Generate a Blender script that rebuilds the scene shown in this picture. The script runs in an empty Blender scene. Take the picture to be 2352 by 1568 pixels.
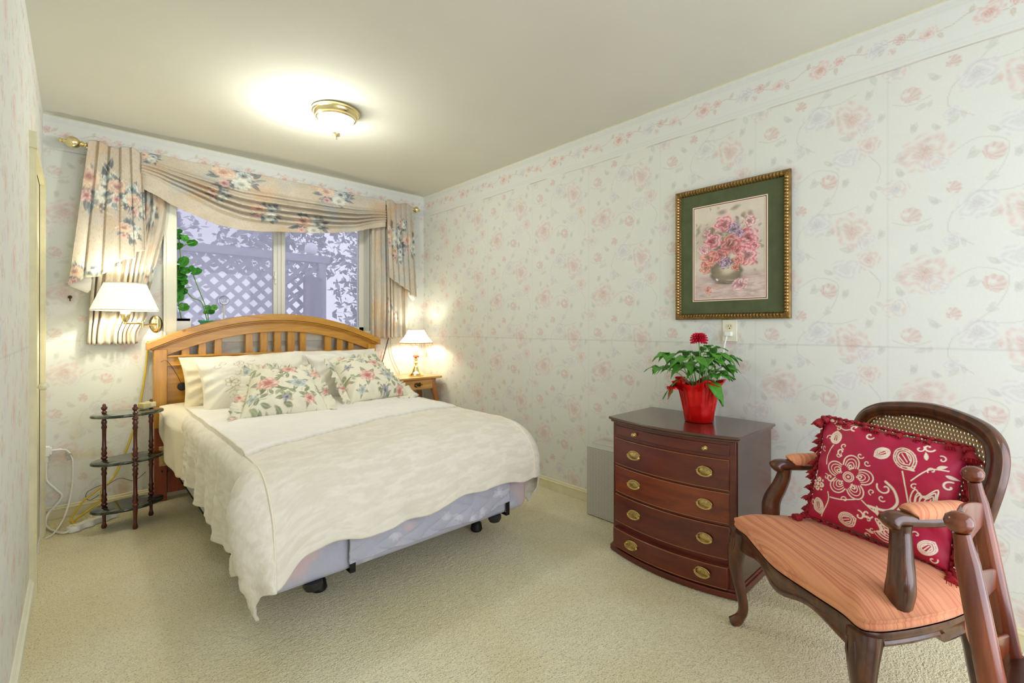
import bpy, bmesh, math, random
import numpy as np
from mathutils import Vector, Matrix
random.seed(7); rng = np.random.default_rng(7)
PI = math.pi
SC = bpy.context.scene
COL = SC.collection

# ------------------------------------------------------------------ camera, world, big lights, exposure
cam_d = bpy.data.cameras.new('camera'); cam = bpy.data.objects.new('camera', cam_d); COL.objects.link(cam)
cam.location = (0, 0, 1.15); cam.rotation_euler = (PI/2, 0, -math.radians(42.93))
cam_d.sensor_width = 36; cam_d.lens = 1073/2352*36; cam_d.shift_y = -32/2352; cam_d.clip_start = 0.02
SC.camera = cam
W = bpy.data.worlds.new('world'); SC.world = W; W.use_nodes = True
bg = W.node_tree.nodes['Background']; bg.inputs[0].default_value = (0.84, 0.84, 1.0, 1); bg.inputs[1].default_value = 0.95

def area(name, loc, size, power, color, rot, size_y=None):
    d = bpy.data.lights.new(name, 'AREA'); d.energy = power; d.color = color; d.size = size
    if size_y: d.shape = 'RECTANGLE'; d.size_y = size_y
    o = bpy.data.objects.new(name, d); o.location = loc; o.rotation_euler = rot; COL.objects.link(o); return o
def point(name, loc, power, color, r=.03):
    d = bpy.data.lights.new(name, 'POINT'); d.energy = power; d.color = color; d.shadow_soft_size = r
    o = bpy.data.objects.new(name, d); o.location = loc; COL.objects.link(o); return o
# area light added as cool daylight, standing in an assumed opening behind the camera
area('assumed_daylight_rear', (1.25, -1.34, 1.15), 2.1, 30, (0.87, 0.92, 1.0), (PI/2, 0, 0), 2.0)
SC.view_settings.view_transform = 'Standard'; SC.view_settings.look = 'None'
SC.view_settings.gamma = 1; SC.view_settings.use_curve_mapping = False
SC.view_settings.exposure = 0.62
try:
    SC.cycles.use_denoising = True; SC.cycles.max_bounces = 8; SC.cycles.transparent_max_bounces = 24
    SC.cycles.diffuse_bounces = 6; SC.cycles.sample_clamp_indirect = 6; SC.cycles.caustics_reflective = False; SC.cycles.caustics_refractive = False
except Exception: pass

# ------------------------------------------------------------------ numbers, noise, colours
def lin(c):
    c = np.asarray(c, float)
    return np.where(c <= .04045, c/12.92, ((c+.055)/1.055)**2.4)
def hx(r, g, b): return lin(np.array([r, g, b])/255.)
def sm(a, b, x):
    t = np.clip((x-a)/(b-a+1e-12), 0, 1); return t*t*(3-2*t)
LAT = rng.random((256, 256))
def vn(x, y):
    x = np.asarray(x, float); y = np.asarray(y, float)
    xi = np.floor(x).astype(int); yi = np.floor(y).astype(int); fx = x-xi; fy = y-yi
    fx = fx*fx*(3-2*fx); fy = fy*fy*(3-2*fy)
    a = LAT[xi & 255, yi & 255]; b = LAT[(xi+1) & 255, yi & 255]; c = LAT[xi & 255, (yi+1) & 255]; d = LAT[(xi+1) & 255, (yi+1) & 255]
    return (a*(1-fx)+b*fx)*(1-fy)+(c*(1-fx)+d*fx)*fy
def fbm(x, y, o=4):
    s = 0; a = .5; t = 0
    for k in range(o): s = s+a*vn(x*2**k+17*k, y*2**k+31*k); t += a; a *= .5
    return s/t

# ------------------------------------------------------------------ painting on point clouds (patterns woven or printed on a surface)
class Paint:
    def __init__(s, P, base, tile=None):
        s.P = np.asarray(P, float); s.C = np.tile(np.asarray(base, float), (len(s.P), 1)); s.T = tile
    def loc(s, c, R):
        d = s.P-np.asarray(c, float)
        if s.T: d = (d+np.array(s.T)/2) % np.array(s.T)-np.array(s.T)/2
        m = (np.abs(d[:, 0]) < R) & (np.abs(d[:, 1]) < R)
        i = np.nonzero(m)[0]; return i, d[i]
    def mix(s, i, a, col):
        a = np.clip(a, 0, 1)[:, None]; s.C[i] = s.C[i]*(1-a)+np.asarray(col)*a
    def rose(s, c, r, cout, cin, chi, n=7, rot=0., k=1., ell=1., seed=0):
        i, d = s.loc(c, r*1.4)
        if not len(i): return
        cr, sr = math.cos(rot), math.sin(rot); x = (d[:, 0]*cr+d[:, 1]*sr)/ell; y = -d[:, 0]*sr+d[:, 1]*cr
        rr = np.hypot(x, y)/r; th = np.arctan2(y, x)
        wob = vn(x/r*3+seed*7.3+50, y/r*3+50)-.5
        R = .82+.16*np.abs(np.cos(n/2*th+seed))+.22*wob
        m = 1-sm(R-.10, R+.04, rr)
        ring = .5+.5*np.cos(rr*15+2.2*np.cos(th*3+seed)+wob*5)
        col = np.asarray(cout)*(1-ring[:, None])+np.asarray(chi)*ring[:, None]
        cc = (1-sm(.12, .5, rr))[:, None]; col = col*(1-cc)+np.asarray(cin)*cc
        rays = .75+.25*np.cos(th*n*2+wob*8)
        s.mix(i, m*k*rays, col)
    def carn(s, c, r, cout, chi, rot=0., k=1., seed=0):      # fan shaped side view bloom
        i, d = s.loc(c, r*1.4)
        if not len(i): return
        cr, sr = math.cos(rot), math.sin(rot); x = d[:, 0]*cr+d[:, 1]*sr; y = -d[:, 0]*sr+d[:, 1]*cr
        y = y+r*.4; rr = np.hypot(x, y)/r; th = np.arctan2(x, y)
        R = 1.15*np.cos(np.clip(th*.8, -1.5, 1.5))+.10*np.abs(np.cos(th*7+seed))
        m = (1-sm(R-.1, R, rr))
        hi = sm(.2, .5, np.cos(th*3+seed))*sm(.2, .5, rr)*(1-sm(.6, .8, rr))
        col = np.asarray(cout)*(1-hi[:, None])+np.asarray(chi)*hi[:, None]
        s.mix(i, m*k*(.7+.3*np.cos(th*14)), col)
    def leaf(s, c, ang, L, w, col, k=1., vein=.35):
        i, d = s.loc(c, L*1.1)
        if not len(i): return
        x = d[:, 0]*math.cos(ang)+d[:, 1]*math.sin(ang); y = -d[:, 0]*math.sin(ang)+d[:, 1]*math.cos(ang)
        a = np.clip(x/L, 0, 1); e = w*np.sin(PI*a**.8); m = (1-sm(.7, 1.0, np.abs(y)/(e+1e-6)))*((x > 0) & (x < L))
        v = 1-vein*np.exp(-(y/(w*.18))**2)
        s.mix(i, m*k*v, col)
    def line(s, pts, w, col, k=1.):
        pts = np.asarray(pts, float); c = (pts.min(0)+pts.max(0))/2; R = np.abs(pts-c).max()+w*3
        i, d = s.loc(c, R)
        if not len(i): return
        q = pts-c; best = np.full(len(i), 9.)
        for a, b in zip(q[:-1], q[1:]):
            ab = b-a; t = np.clip(((d-a)@ab)/(ab@ab+1e-12), 0, 1); best = np.minimum(best, np.hypot(*(d-a-t[:, None]*ab).T))
        s.mix(i, (1-sm(w*.6, w*1.25, best))*k, col)
    def curl(s, c, r, a0, a1, w, col, grow=.35, k=1.):
        t = np.linspace(0, 1, 26); a = a0+(a1-a0)*t; R = r*(grow+(1-grow)*t)
        s.line(np.stack([c[0]+R*np.cos(a), c[1]+R*np.sin(a)], 1), w, col, k)
    def blob(s, c, rx, ry, ang, col, k=1., soft=.5):
        i, d = s.loc(c, max(rx, ry)*1.5)
        if not len(i): return
        x = d[:, 0]*math.cos(ang)+d[:, 1]*math.sin(ang); y = -d[:, 0]*math.sin(ang)+d[:, 1]*math.cos(ang)
        s.mix(i, (1-sm(1-soft, 1+soft*.3, np.hypot(x/rx, y/ry)))*k, col)

# ------------------------------------------------------------------ materials
def nodes(m): return m.node_tree.nodes, m.node_tree.links
def mat(name, col, rough=.5, metal=0., spec=.5, sheen=0., coat=0., emit=None, es=0., noise=None, bump=None, attr=False, subsurf=0., trans=0., nscale=(1, 1, 1), alpha=1.):
    """noise=(scale, amount) varies value; bump=(scale, strength)"""
    m = bpy.data.materials.new(name); m.use_nodes = True; N, L = nodes(m); b = N['Principled BSDF']
    c = tuple(float(v) for v in col)+(1,)
    b.inputs['Base Color'].default_value = c; b.inputs['Roughness'].default_value = rough; b.inputs['Metallic'].default_value = metal
    b.inputs['Specular IOR Level'].default_value = spec; b.inputs['Sheen Weight'].default_value = sheen; b.inputs['Coat Weight'].default_value = coat
    b.inputs['Coat Roughness'].default_value = .12
    if trans: b.inputs['Transmission Weight'].default_value = trans
    if subsurf: b.inputs['Subsurface Weight'].default_value = subsurf; b.inputs['Subsurface Radius'].default_value = (.02, .02, .015)
    if emit is not None: b.inputs['Emission Color'].default_value = tuple(emit)+(1,); b.inputs['Emission Strength'].default_value = es
    src = None
    if attr:
        a = N.new('ShaderNodeAttribute'); a.attribute_name = 'Col'; src = a.outputs['Color']
    tc = N.new('ShaderNodeTexCoord'); mp = N.new('ShaderNodeMapping'); mp.inputs['Scale'].default_value = nscale
    L.new(tc.outputs['Object'], mp.inputs['Vector'])
    if noise:
        n = N.new('ShaderNodeTexNoise'); n.inputs['Scale'].default_value = noise[0]; n.inputs['Detail'].default_value = 5; L.new(mp.outputs[0], n.inputs['Vector'])
        mr = N.new('ShaderNodeMapRange'); mr.inputs['From Min'].default_value = .25; mr.inputs['From Max'].default_value = .75
        mr.inputs['To Min'].default_value = 1-noise[1]; mr.inputs['To Max'].default_value = 1+noise[1]*.6; L.new(n.outputs['Fac'], mr.inputs['Value'])
        mx = N.new('ShaderNodeVectorMath'); mx.operation = 'SCALE'; L.new(mr.outputs[0], mx.inputs['Scale'])
        if src: L.new(src, mx.inputs[0])
        else: mx.inputs[0].default_value = c[:3]
        src = mx.outputs[0]
    if src: L.new(src, b.inputs['Base Color'])
    if bump:
        n2 = N.new('ShaderNodeTexNoise'); n2.inputs['Scale'].default_value = bump[0]; n2.inputs['Detail'].default_value = 4; L.new(mp.outputs[0], n2.inputs['Vector'])
        bp = N.new('ShaderNodeBump'); bp.inputs['Strength'].default_value = bump[1]; bp.inputs['Distance'].default_value = .004
        L.new(n2.outputs['Fac'], bp.inputs['Height']); L.new(bp.outputs[0], b.inputs['Normal'])
    return m
def wood(name, c1, c2, rough=.35, scale=(1, 1, 12), coat=.3, knots=False, ns=3.0):
    """grain runs along the axis whose scale is smallest"""
    m = bpy.data.materials.new(name); m.use_nodes = True; N, L = nodes(m); b = N['Principled BSDF']
    b.inputs['Roughness'].default_value = rough; b.inputs['Coat Weight'].default_value = coat; b.inputs['Coat Roughness'].default_value = .1
    tc = N.new('ShaderNodeTexCoord'); mp = N.new('ShaderNodeMapping'); mp.inputs['Scale'].default_value = scale
    n = N.new('ShaderNodeTexNoise'); n.inputs['Scale'].default_value = ns; n.inputs['Detail'].default_value = 6; n.inputs['Distortion'].default_value = .6
    cr = N.new('ShaderNodeValToRGB'); cr.color_ramp.elements[0].position = .3; cr.color_ramp.elements[1].position = .7
    cr.color_ramp.elements[0].color = tuple(c1)+(1,); cr.color_ramp.elements[1].color = tuple(c2)+(1,)
    L.new(tc.outputs['Object'], mp.inputs['Vector']); L.new(mp.outputs[0], n.inputs['Vector']); L.new(n.outputs['Fac'], cr.inputs[0])
    src = cr.outputs[0]
    if knots:
        v = N.new('ShaderNodeTexVoronoi'); v.inputs['Scale'].default_value = 5.5; L.new(tc.outputs['Object'], v.inputs['Vector'])
        mr = N.new('ShaderNodeMapRange'); mr.inputs['From Min'].default_value = .03; mr.inputs['From Max'].default_value = .09; L.new(v.outputs['Distance'], mr.inputs['Value'])
        mx = N.new('ShaderNodeMix'); mx.data_type = 'RGBA'; L.new(mr.outputs[0], mx.inputs['Factor']); mx.inputs[6].default_value = (.16, .045, .01, 1); L.new(src, mx.inputs[7]); src = mx.outputs[2]
    L.new(src, b.inputs['Base Color'])
    bp = N.new('ShaderNodeBump'); bp.inputs['Strength'].default_value = .08; bp.inputs['Distance'].default_value = .002
    L.new(n.outputs['Fac'], bp.inputs['Height']); L.new(bp.outputs[0], b.inputs['Normal'])
    return m
M = {}
M['brass'] = mat('brass', (.86, .73, .40), .2, 1.)
M['old_brass'] = mat('antique_brass', (.62, .47, .20), .28, 1., noise=(60, .35))
M['cream_paint'] = mat('cream_paint', hx(232, 228, 196), .45, noise=(8, .06))
M['white_paint'] = mat('white_trim_paint', hx(232, 232, 214), .45, noise=(10, .04))
M['vinyl'] = mat('white_vinyl', hx(226, 226, 216), .35)
M['ceiling'] = mat('ceiling_paint', hx(210, 209, 196), .85, bump=(240, .12), noise=(2, .03))
M['white_plastic'] = mat('white_plastic', hx(238, 238, 232), .35)
M['ivory_plastic'] = mat('ivory_plastic', hx(224, 214, 180), .4)
M['black_plastic'] = mat('black_plastic', (.012, .012, .012), .4)
M['black_metal'] = mat('black_metal', (.015, .015, .015), .5, .6)
M['yellow_cord'] = mat('yellow_cord', hx(206, 178, 40), .5)
M['pine'] = wood('honey_pine', (.43, .19, .014), (.60, .30, .030), .38, (14, 3, 1.6), .25)
M['pine_h'] = wood('honey_pine_rail', (.43, .19, .014), (.60, .30, .030), .38, (1.6, 6, 14), .25, knots=True)
M['pine_red'] = wood('reddish_pine', (.22, .035, .008), (.34, .07, .015), .4, (14, 3, 1.6), .2)
M['oak'] = wood('golden_oak', (.50, .24, .06), (.66, .36, .11), .3, (2, 14, 10), .4)
M['oak_leg'] = wood('oak_leg', (.30, .11, .022), (.42, .17, .04), .3, (14, 14, 2), .4)
M['mahog'] = wood('dark_mahogany', (.075, .009, .004), (.15, .022, .008), .3, (6, 1.2, 8), .3)
M['mahog_highlight'] = wood('highlit_mahogany_drawer', (.12, .016, .005), (.24, .045, .010), .3, (6, 1.2, 8), .3)
M['mahog_side'] = wood('mahogany_side', (.06, .022, .014), (.10, .035, .02), .25, (2, 6, 8), .6)
M['walnut'] = wood('carved_walnut', (.040, .010, .004), (.135, .042, .013), .28, (8, 8, 3), .4, ns=4)
M['cherry'] = wood('cherry_post', (.075, .010, .004), (.27, .058, .012), .25, (18, 18, 2.0), .45, ns=2)
M['stand_wood'] = wood('stand_mahogany', (.05, .008, .004), (.13, .02, .008), .25, (6, 6, 3), .5)
M['terry'] = mat('cream_cotton', hx(238, 230, 212), .9, sheen=.2, bump=(220, .12))
M['white_cotton'] = mat('white_cotton', hx(240, 238, 232), .9, sheen=.2, bump=(220, .1))
M['shade'] = mat('pleated_shade', hx(250, 244, 222), .8, emit=hx(255, 250, 226), es=.42)
M['attr_cloth'] = mat('printed_cloth', (1, 1, 1), .88, attr=True, sheen=.15, bump=(400, .08), noise=(90, .04))
M['duvet'] = mat('damask_cotton', (1, 1, 1), .75, attr=True, sheen=.3, bump=(300, .08))
M['paper'] = mat('wallpaper', (1, 1, 1), .72, attr=True, bump=(260, .1), noise=(300, .03))
M['paint_attr'] = mat('printed_picture', (1, 1, 1), .35, attr=True, noise=(160, .06))
M['red_silk'] = mat('embroidered_silk', (1, 1, 1), .55, attr=True, sheen=.05, bump=(220, .08))
M['soil'] = mat('soil', hx(70, 50, 35), .95, noise=(80, .4))
M['leafgreen'] = mat('dahlia_leaf', hx(78, 148, 44), .42, noise=(22, .35), subsurf=0)
M['geranium'] = mat('geranium_leaf', hx(58, 140, 40), .5, noise=(30, .35))
M['stemgreen'] = mat('green_stem', hx(110, 160, 80), .5)
M['flower_red'] = mat('dahlia_petal', hx(226, 22, 62), .5, noise=(90, .25))
M['foil'] = mat('red_foil', hx(214, 12, 10), .22, .25, bump=(30, .5), noise=(20, .2))
# ------------------------------------------------------------------ mesh building
class MB:
    def __init__(s): s.v = []; s.f = []; s.c = []
    def add(s, V, Fc):
        n = len(s.v); s.v += [tuple(map(float, p)) for p in V]; s.f += [tuple(n+k for k in f) for f in Fc]; return s
    def box(s, x0, x1, y0, y1, z0, z1):
        x0, x1 = min(x0, x1), max(x0, x1); y0, y1 = min(y0, y1), max(y0, y1); z0, z1 = min(z0, z1), max(z0, z1)
        V = [(x, y, z) for z in (z0, z1) for y in (y0, y1) for x in (x0, x1)]
        return s.add(V, [(0, 2, 3, 1), (4, 5, 7, 6), (0, 1, 5, 4), (2, 6, 7, 3), (0, 4, 6, 2), (1, 3, 7, 5)])
    def rings(s, R, closed=True, caps=True, loop=False):
        n = len(R[0]); V = [p for r in R for p in r]; Fc = []
        m = len(R)
        for i in range(m if loop else m-1):
            a = i*n; b = ((i+1) % m)*n
            for j in range(n if closed else n-1):
                k = (j+1) % n; Fc.append((a+j, a+k, b+k, b+j))
        if caps and not loop and closed:
            Fc.append(tuple(range(n-1, -1, -1))); Fc.append(tuple((m-1)*n+j for j in range(n)))
        return s.add(V, Fc)
    def lathe(s, prof, c=(0, 0, 0), seg=24, ax=None, sx=1., sy=1., caps=True):
        R = []
        for r, z in prof:
            ring = []
            for k in range(seg):
                a = 2*PI*k/seg; p = Vector((r*sx*math.cos(a), r*sy*math.sin(a), z))
                if ax is not None: p = ax @ p
                ring.append((p.x+c[0], p.y+c[1], p.z+c[2]))
            R.append(ring)
        return s.rings(R, caps=caps)
    def tube(s, pts, r, seg=10, sq=0., caps=True, ell=1., up=(0, 0, 1)):
        pts = [Vector(p) for p in pts]; n = len(pts)
        rr = r if hasattr(r, '__len__') else [r]*n
        R = []; prev = None
        for i, p in enumerate(pts):
            t = (pts[min(i+1, n-1)]-pts[max(i-1, 0)]).normalized()
            if prev is None:
                u0 = Vector(up)
                if abs(t.dot(u0)) > .95: u0 = Vector((0, 1, 0)) if abs(t.y) < .9 else Vector((1, 0, 0))
                nrm = (u0-t*u0.dot(t)).normalized()
            else: nrm = (prev-t*prev.dot(t)).normalized()
            prev = nrm; bi = t.cross(nrm); ring = []
            for k in range(seg):
                a = 2*PI*k/seg+PI/seg; ca, sa = math.cos(a), math.sin(a)
                if sq: q = 1/((abs(ca)**(2+sq*6)+abs(sa)**(2+sq*6))**(1/(2+sq*6)))
                else: q = 1
                o = nrm*(ca*q*rr[i])+bi*(sa*q*rr[i]*ell); ring.append(tuple(p+o))
            R.append(ring)
        return s.rings(R, caps=caps)
    def poly(s, pts, off):      # extrude a polygon given by 3D points along off
        n = len(pts); V = list(pts)+[tuple(np.add(p, off)) for p in pts]
        return s.add(V, [tuple(range(n-1, -1, -1)), tuple(range(n, 2*n))]+[(i, (i+1) % n, (i+1) % n+n, i+n) for i in range(n)])
    def grid(s, A, wrapu=False):   # A array (nv, nu, 3)
        nv, nu, _ = A.shape; n = len(s.v); s.v += [tuple(p) for p in A.reshape(-1, 3)]
        for j in range(nv-1):
            for i in range(nu if wrapu else nu-1):
                k = (i+1) % nu; s.f.append((n+j*nu+i, n+j*nu+k, n+(j+1)*nu+k, n+(j+1)*nu+i))
        return s
ORG = {}
def link(o, parent=None):
    COL.objects.link(o)
    if parent: o.parent = parent
    return o
def obj(name, mb, m, parent=None, smooth=True, bevel=0., label=None, colors=None, angle=40, bseg=2, solid=0., subsurf=0, local=False):
    me = bpy.data.meshes.new(name)
    org = np.zeros(3) if (local or parent is None) else np.array(ORG.get(parent.name, (0, 0, 0)))
    V = np.asarray(mb.v, float)-org
    me.from_pydata(V.tolist() if len(V) < 60000 else V.tolist(), [], mb.f); me.validate(clean_customdata=False); me.update()
    if colors is not None:
        at = me.color_attributes.new('Col', 'FLOAT_COLOR', 'POINT')
        at.data.foreach_set('color', np.concatenate([colors, np.ones((len(colors), 1))], 1).astype(np.float32).ravel())
    if smooth:
        me.polygons.foreach_set('use_smooth', [True]*len(me.polygons))
        try: me.set_sharp_from_angle(angle=math.radians(angle))
        except Exception: pass
    o = bpy.data.objects.new(name, me); me.materials.append(m); link(o, parent)
    ORG[o.name] = org
    if bevel:
        b = o.modifiers.new('bevel', 'BEVEL'); b.width = bevel; b.segments = bseg; b.limit_method = 'ANGLE'; b.angle_limit = math.radians(35)
    if solid:
        b = o.modifiers.new('solid', 'SOLIDIFY'); b.thickness = solid; b.offset = 0
    if subsurf:
        b = o.modifiers.new('sub', 'SUBSURF'); b.levels = subsurf; b.render_levels = subsurf
    if label: o['label'] = label
    return o
def tag(o, label, cat, group=None, kind=None):
    o['label'] = label; o['category'] = cat
    if group: o['group'] = group
    if kind: o['kind'] = kind
    return o
def thing(name, label, cat, loc=(0, 0, 0), group=None, rotz=0., local=False):
    o = bpy.data.objects.new(name, None); o.empty_display_size = .05; COL.objects.link(o); o.location = loc; o.rotation_euler = (0, 0, rotz)
    tag(o, label, cat, group); ORG[o.name] = (0, 0, 0) if local else tuple(loc); return o
def struct(name, mb, m, parent=None, **k):
    o = obj(name, mb, m, parent, **k)
    if parent is None: o['kind'] = 'structure'
    return o
def cat(pts, n=8, closed=False):   # catmull-rom through points
    P = [np.array(p, float) for p in pts]; out = []; m = len(P)
    rg = range(m) if closed else range(m-1)
    for i in rg:
        if closed: p0, p1, p2, p3 = P[i-1], P[i], P[(i+1) % m], P[(i+2) % m]
        else: p0, p1, p2, p3 = P[max(i-1, 0)], P[i], P[i+1], P[min(i+2, m-1)]
        for k in range(n):
            t = k/n; out.append(.5*((2*p1)+(-p0+p2)*t+(2*p0-5*p1+4*p2-p3)*t*t+(-p0+3*p1-3*p2+p3)*t**3))
    if not closed: out.append(P[-1])
    return np.array(out)
def interp(tab, x):
    tab = np.array(tab, float); return np.interp(x, tab[:, 0], tab[:, 1])

# ------------------------------------------------------------------ ROOM
XL, XR, YB, YF, H = -.15, 2.478, 3.933, -1.3, 2.425
PB = hx(222, 225, 218)
PINK, PINKD, PHI = hx(218, 184, 178), hx(206, 152, 144), hx(228, 222, 216)
LAV, LAVD, LHI = hx(196, 194, 206), hx(176, 170, 192), hx(228, 228, 230)
SAGE, VINE = hx(194, 200, 188), hx(196, 194, 184)
def paper(P):
    """floral wallpaper: P[:,0] runs along the wall, P[:,1] is height"""
    T = (.52, .488); p = Paint(P, PB, T)
    x = P[:, 0]; z = P[:, 1]
    rn = fbm(x*9, z*9, 3); p.C *= (1+.03*(rn-.5))[:, None]
    k = .56
    V = lambda *q: cat(q, 6)
    for q in (V((.20, .36), (.27, .40), (.35, .365), (.33, .27), (.27, .20), (.20, .13)), V((.27, .20), (.35, .19), (.42, .21)),
              V((.20, .13), (.19, .06), (.26, .00)), V((.02, .12), (.08, .10), (.14, .12)), V((.46, .42), (.50, .36), (.49, .30))):
        p.line(q, .0022, VINE, .8*k)
    for c, a, L in [((.16, .17), 2.2, .05), ((.24, .33), .5, .05), ((.33, .41), 2.5, .045), ((.37, .30), 1.2, .05), ((.13, .09), 3.5, .045), ((.05, .30), 1.9, .05),
                    ((.02, .37), .2, .05), ((.10, .42), 5.6, .05), ((.22, .02), 4.0, .05), ((.45, .17), 1.0, .05), ((.40, .02), 2.8, .05), ((.47, .27), 5.0, .05),
                    ((.08, .47), 1.2, .05), ((.16, .46), 2.0, .04), ((.30, .10), .4, .045), ((.36, .14), 4.4, .05), ((.29, .24), .1, .04), ((.49, .06), .9, .045)]:
        p.leaf(c, a, L, L*.28, SAGE, k*.85); p.leaf((c[0]+.012, c[1]+.01), a+.8, L*.7, L*.2, hx(196, 190, 190), k*.7)
    p.rose((.12, .385), .078, PINK, PINKD, PHI, 8, .4, k*1.0, 1.25, 1); p.rose((.155, .335), .035, LAV, PINK, LHI, 6, 0, k*.8, 1.2, 3)
    p.rose((.40, .105), .076, PINK, PINKD, PHI, 8, 2.0, k*1.0, 1.2, 2); p.rose((.45, .055), .036, LAV, LAV, LHI, 6, 1, k*.7, 1.2, 5)
    p.rose((.46, .465), .044, PINK, PINKD, PHI, 7, 1, k*1.0, 1.1, 4)
    p.carn((.31, .335), .050, PINKD, PHI, -.9, k*.9, 1); p.carn((.075, .135), .050, PINKD, PHI, -.7, k*.8, 2); p.carn((.20, .225), .036, PINKD, PHI, -1.1, k*.9, 3)
    p.rose((.27, .155), .058, LAV, LAVD, LHI, 6, .6, k*.75, 1.2, 6); p.rose((.03, .255), .046, PINK, LAVD, LHI, 6, .2, k*.8, 1.1, 7)
    p.rose((.38, .43), .052, LAV, LAV, LHI, 7, .2, k*.7, 1.2, 8); p.rose((.20, .03), .030, LAV, LAVD, LHI, 6, .9, k*.7, 1.1, 9)
    # panel seams every width
    s = np.abs((x % .52)-.004); p.C *= (1-.06*(1-sm(.0012, .0035, s)))[:, None]
    # border band under the ceiling
    b0 = H-.205; m = z > b0
    Q = P[m]; q = Paint(Q-np.array([0, b0]), hx(224, 227, 222), (.54, 10.))
    zz = Q[:, 1]-b0
    st = np.zeros(len(Q))
    for a, w, c in ((.018, .006, .04), (.034, .004, .05), (.168, .005, .05), (.182, .006, .04)): st += c*np.exp(-((zz-a)/w)**2)
    lace = .02*np.sin(Q[:, 0]*130)*np.exp(-((zz-.19)/.008)**2); q.C *= (1-st-lace)[:, None]
    q.line(cat([(.0, .10), (.07, .13), (.14, .09), (.21, .12), (.28, .10), (.36, .12), (.44, .09), (.54, .10)], 6), .002, hx(206, 190, 180), .7)
    for c, a in [((.05, .12), 1.2), ((.16, .09), 4.8), ((.24, .115), 1.0), ((.33, .10), 4.2), ((.41, .11), .8), ((.50, .09), 5.2)]:
        q.leaf(c, a, .035, .010, hx(204, 194, 176), .7)
    q.rose((.10, .10), .040, hx(226, 186, 180), hx(212, 140, 132), PHI, 8, .5, .8, 1.3, 2); q.rose((.175, .112), .022, hx(218, 160, 150), PINKD, PHI, 6, 0, .8, 1.1, 3)
    q.rose((.31, .105), .034, LAV, LAV, LHI, 7, .5, .6, 1.3, 5); q.rose((.385, .115), .024, PINKD, PINKD, PHI, 6, 0, .75, 1.1, 6); q.rose((.36, .075), .015, PINKD, PINKD, PHI, 5, 0, .6, 1.1, 7)
    q.rose((.47, .098), .026, hx(224, 186, 180), PINKD, PHI, 7, .5, .75, 1.3, 8)
    p.C[m] = q.C
    edge = np.abs(z-b0+.002*(vn(x*5, z*0)-.5)); p.C *= (1-np.array([.40, .52, .62])*((1-sm(.0008, .0030, edge))*sm(.35, .6, vn(x*6, z*0+3)))[:, None])
    # horizontal joint at rail height, stains low on the wall
    j = np.abs(z-1.068-.004*(vn(x*3, z*0+9)-.5)); p.C *= (1-.13*(1-sm(.0015, .006, j)))[:, None]
    return p.C
def wallgrid(name, us, zs, fn, cfn=None):
    U, Z = np.meshgrid(us, zs); P = np.stack([U.ravel(), Z.ravel()], 1)
    C = paper(P) if cfn is None else cfn(P)
    A = fn(P); return A, C, len(us), len(zs)
def bigmesh(name, V, C, nu, nv, m, keep=None, flip=False):
    idx = np.arange(nu*nv).reshape(nv, nu)
    a = idx[:-1, :-1].ravel(); b = idx[:-1, 1:].ravel(); c = idx[1:, 1:].ravel(); d = idx[1:, :-1].ravel()
    Q = np.stack([a, d, c, b] if flip else [a, b, c, d], 1)
    if keep is not None: Q = Q[keep(V[Q].mean(1))]
    me = bpy.data.meshes.new(name); me.vertices.add(len(V)); me.vertices.foreach_set('co', V.astype(np.float32).ravel())
    me.loops.add(Q.size); me.loops.foreach_set('vertex_index', Q.astype(np.int32).ravel())
    me.polygons.add(len(Q)); me.polygons.foreach_set('loop_start', np.arange(0, Q.size, 4, dtype=np.int32))
    me.update(calc_edges=True)
    at = me.color_attributes.new('Col', 'FLOAT_COLOR', 'POINT'); at.data.foreach_set('color', np.concatenate([C, np.ones((len(C), 1))], 1).astype(np.float32).ravel())
    me.materials.append(m); o = bpy.data.objects.new(name, me); COL.objects.link(o); return o
# window opening and door opening
WX0, WX1, WZ0, WZ1 = .50, 1.915, 1.12, 2.10
# right wall (finer towards the camera)
ys = np.concatenate([np.arange(YF, -.06, .04), np.arange(-.06, 1.6, .0038), np.arange(1.6, YB, .0055), [YB]])
zs = np.concatenate([np.arange(0, 2.425, .0042), [H]])
A, C, nu, nv = wallgrid('r', ys, zs, lambda P: np.stack([np.full(len(P), XR), P[:, 0], P[:, 1]], 1), lambda P: paper(np.stack([.364-P[:, 0]+5.2, P[:, 1]], 1)))
o = bigmesh('wall_right', A, C, nu, nv, M['paper'], flip=True); o['kind'] = 'structure'
def stained(P):
    C = paper(np.stack([P[:, 0]+5.2+.18, P[:, 1]], 1)); x, z = P.T
    m = np.exp(-(((x-.02)/.13)**2+((z-.42)/.14)**2))*sm(.35, .75, fbm(x*14, z*14, 4))*.55
    m += .25*(1-sm(.0, .45, z))*sm(.4, .7, fbm(x*9+4, z*9, 4))
    m = np.clip(m, 0, .8)[:, None]; return C*(1-m)+hx(205, 188, 130)*m
xs = np.unique(np.concatenate([np.arange(XL, XR, .0055), [XR, WX0, WX1]])); zs2 = np.unique(np.concatenate([np.arange(0, 2.425, .0055), [H, WZ0, WZ1]]))
A, C, nu, nv = wallgrid('b', xs, zs2, lambda P: np.stack([P[:, 0], np.full(len(P), YB), P[:, 1]], 1), stained)
o = bigmesh('wall_back', A, C, nu, nv, M['paper'], keep=lambda c: ~((c[:, 0] > WX0) & (c[:, 0] < WX1) & (c[:, 2] > WZ0) & (c[:, 2] < WZ1)), flip=False); o['kind'] = 'structure'
yl = np.unique(np.concatenate([np.arange(YF, 1.35, .05), np.arange(1.35, YB, .0065), [YB, 2.93, 3.62]])); zl = np.unique(np.concatenate([np.arange(0, 2.425, .0055), [H, 1.93]]))
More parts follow.
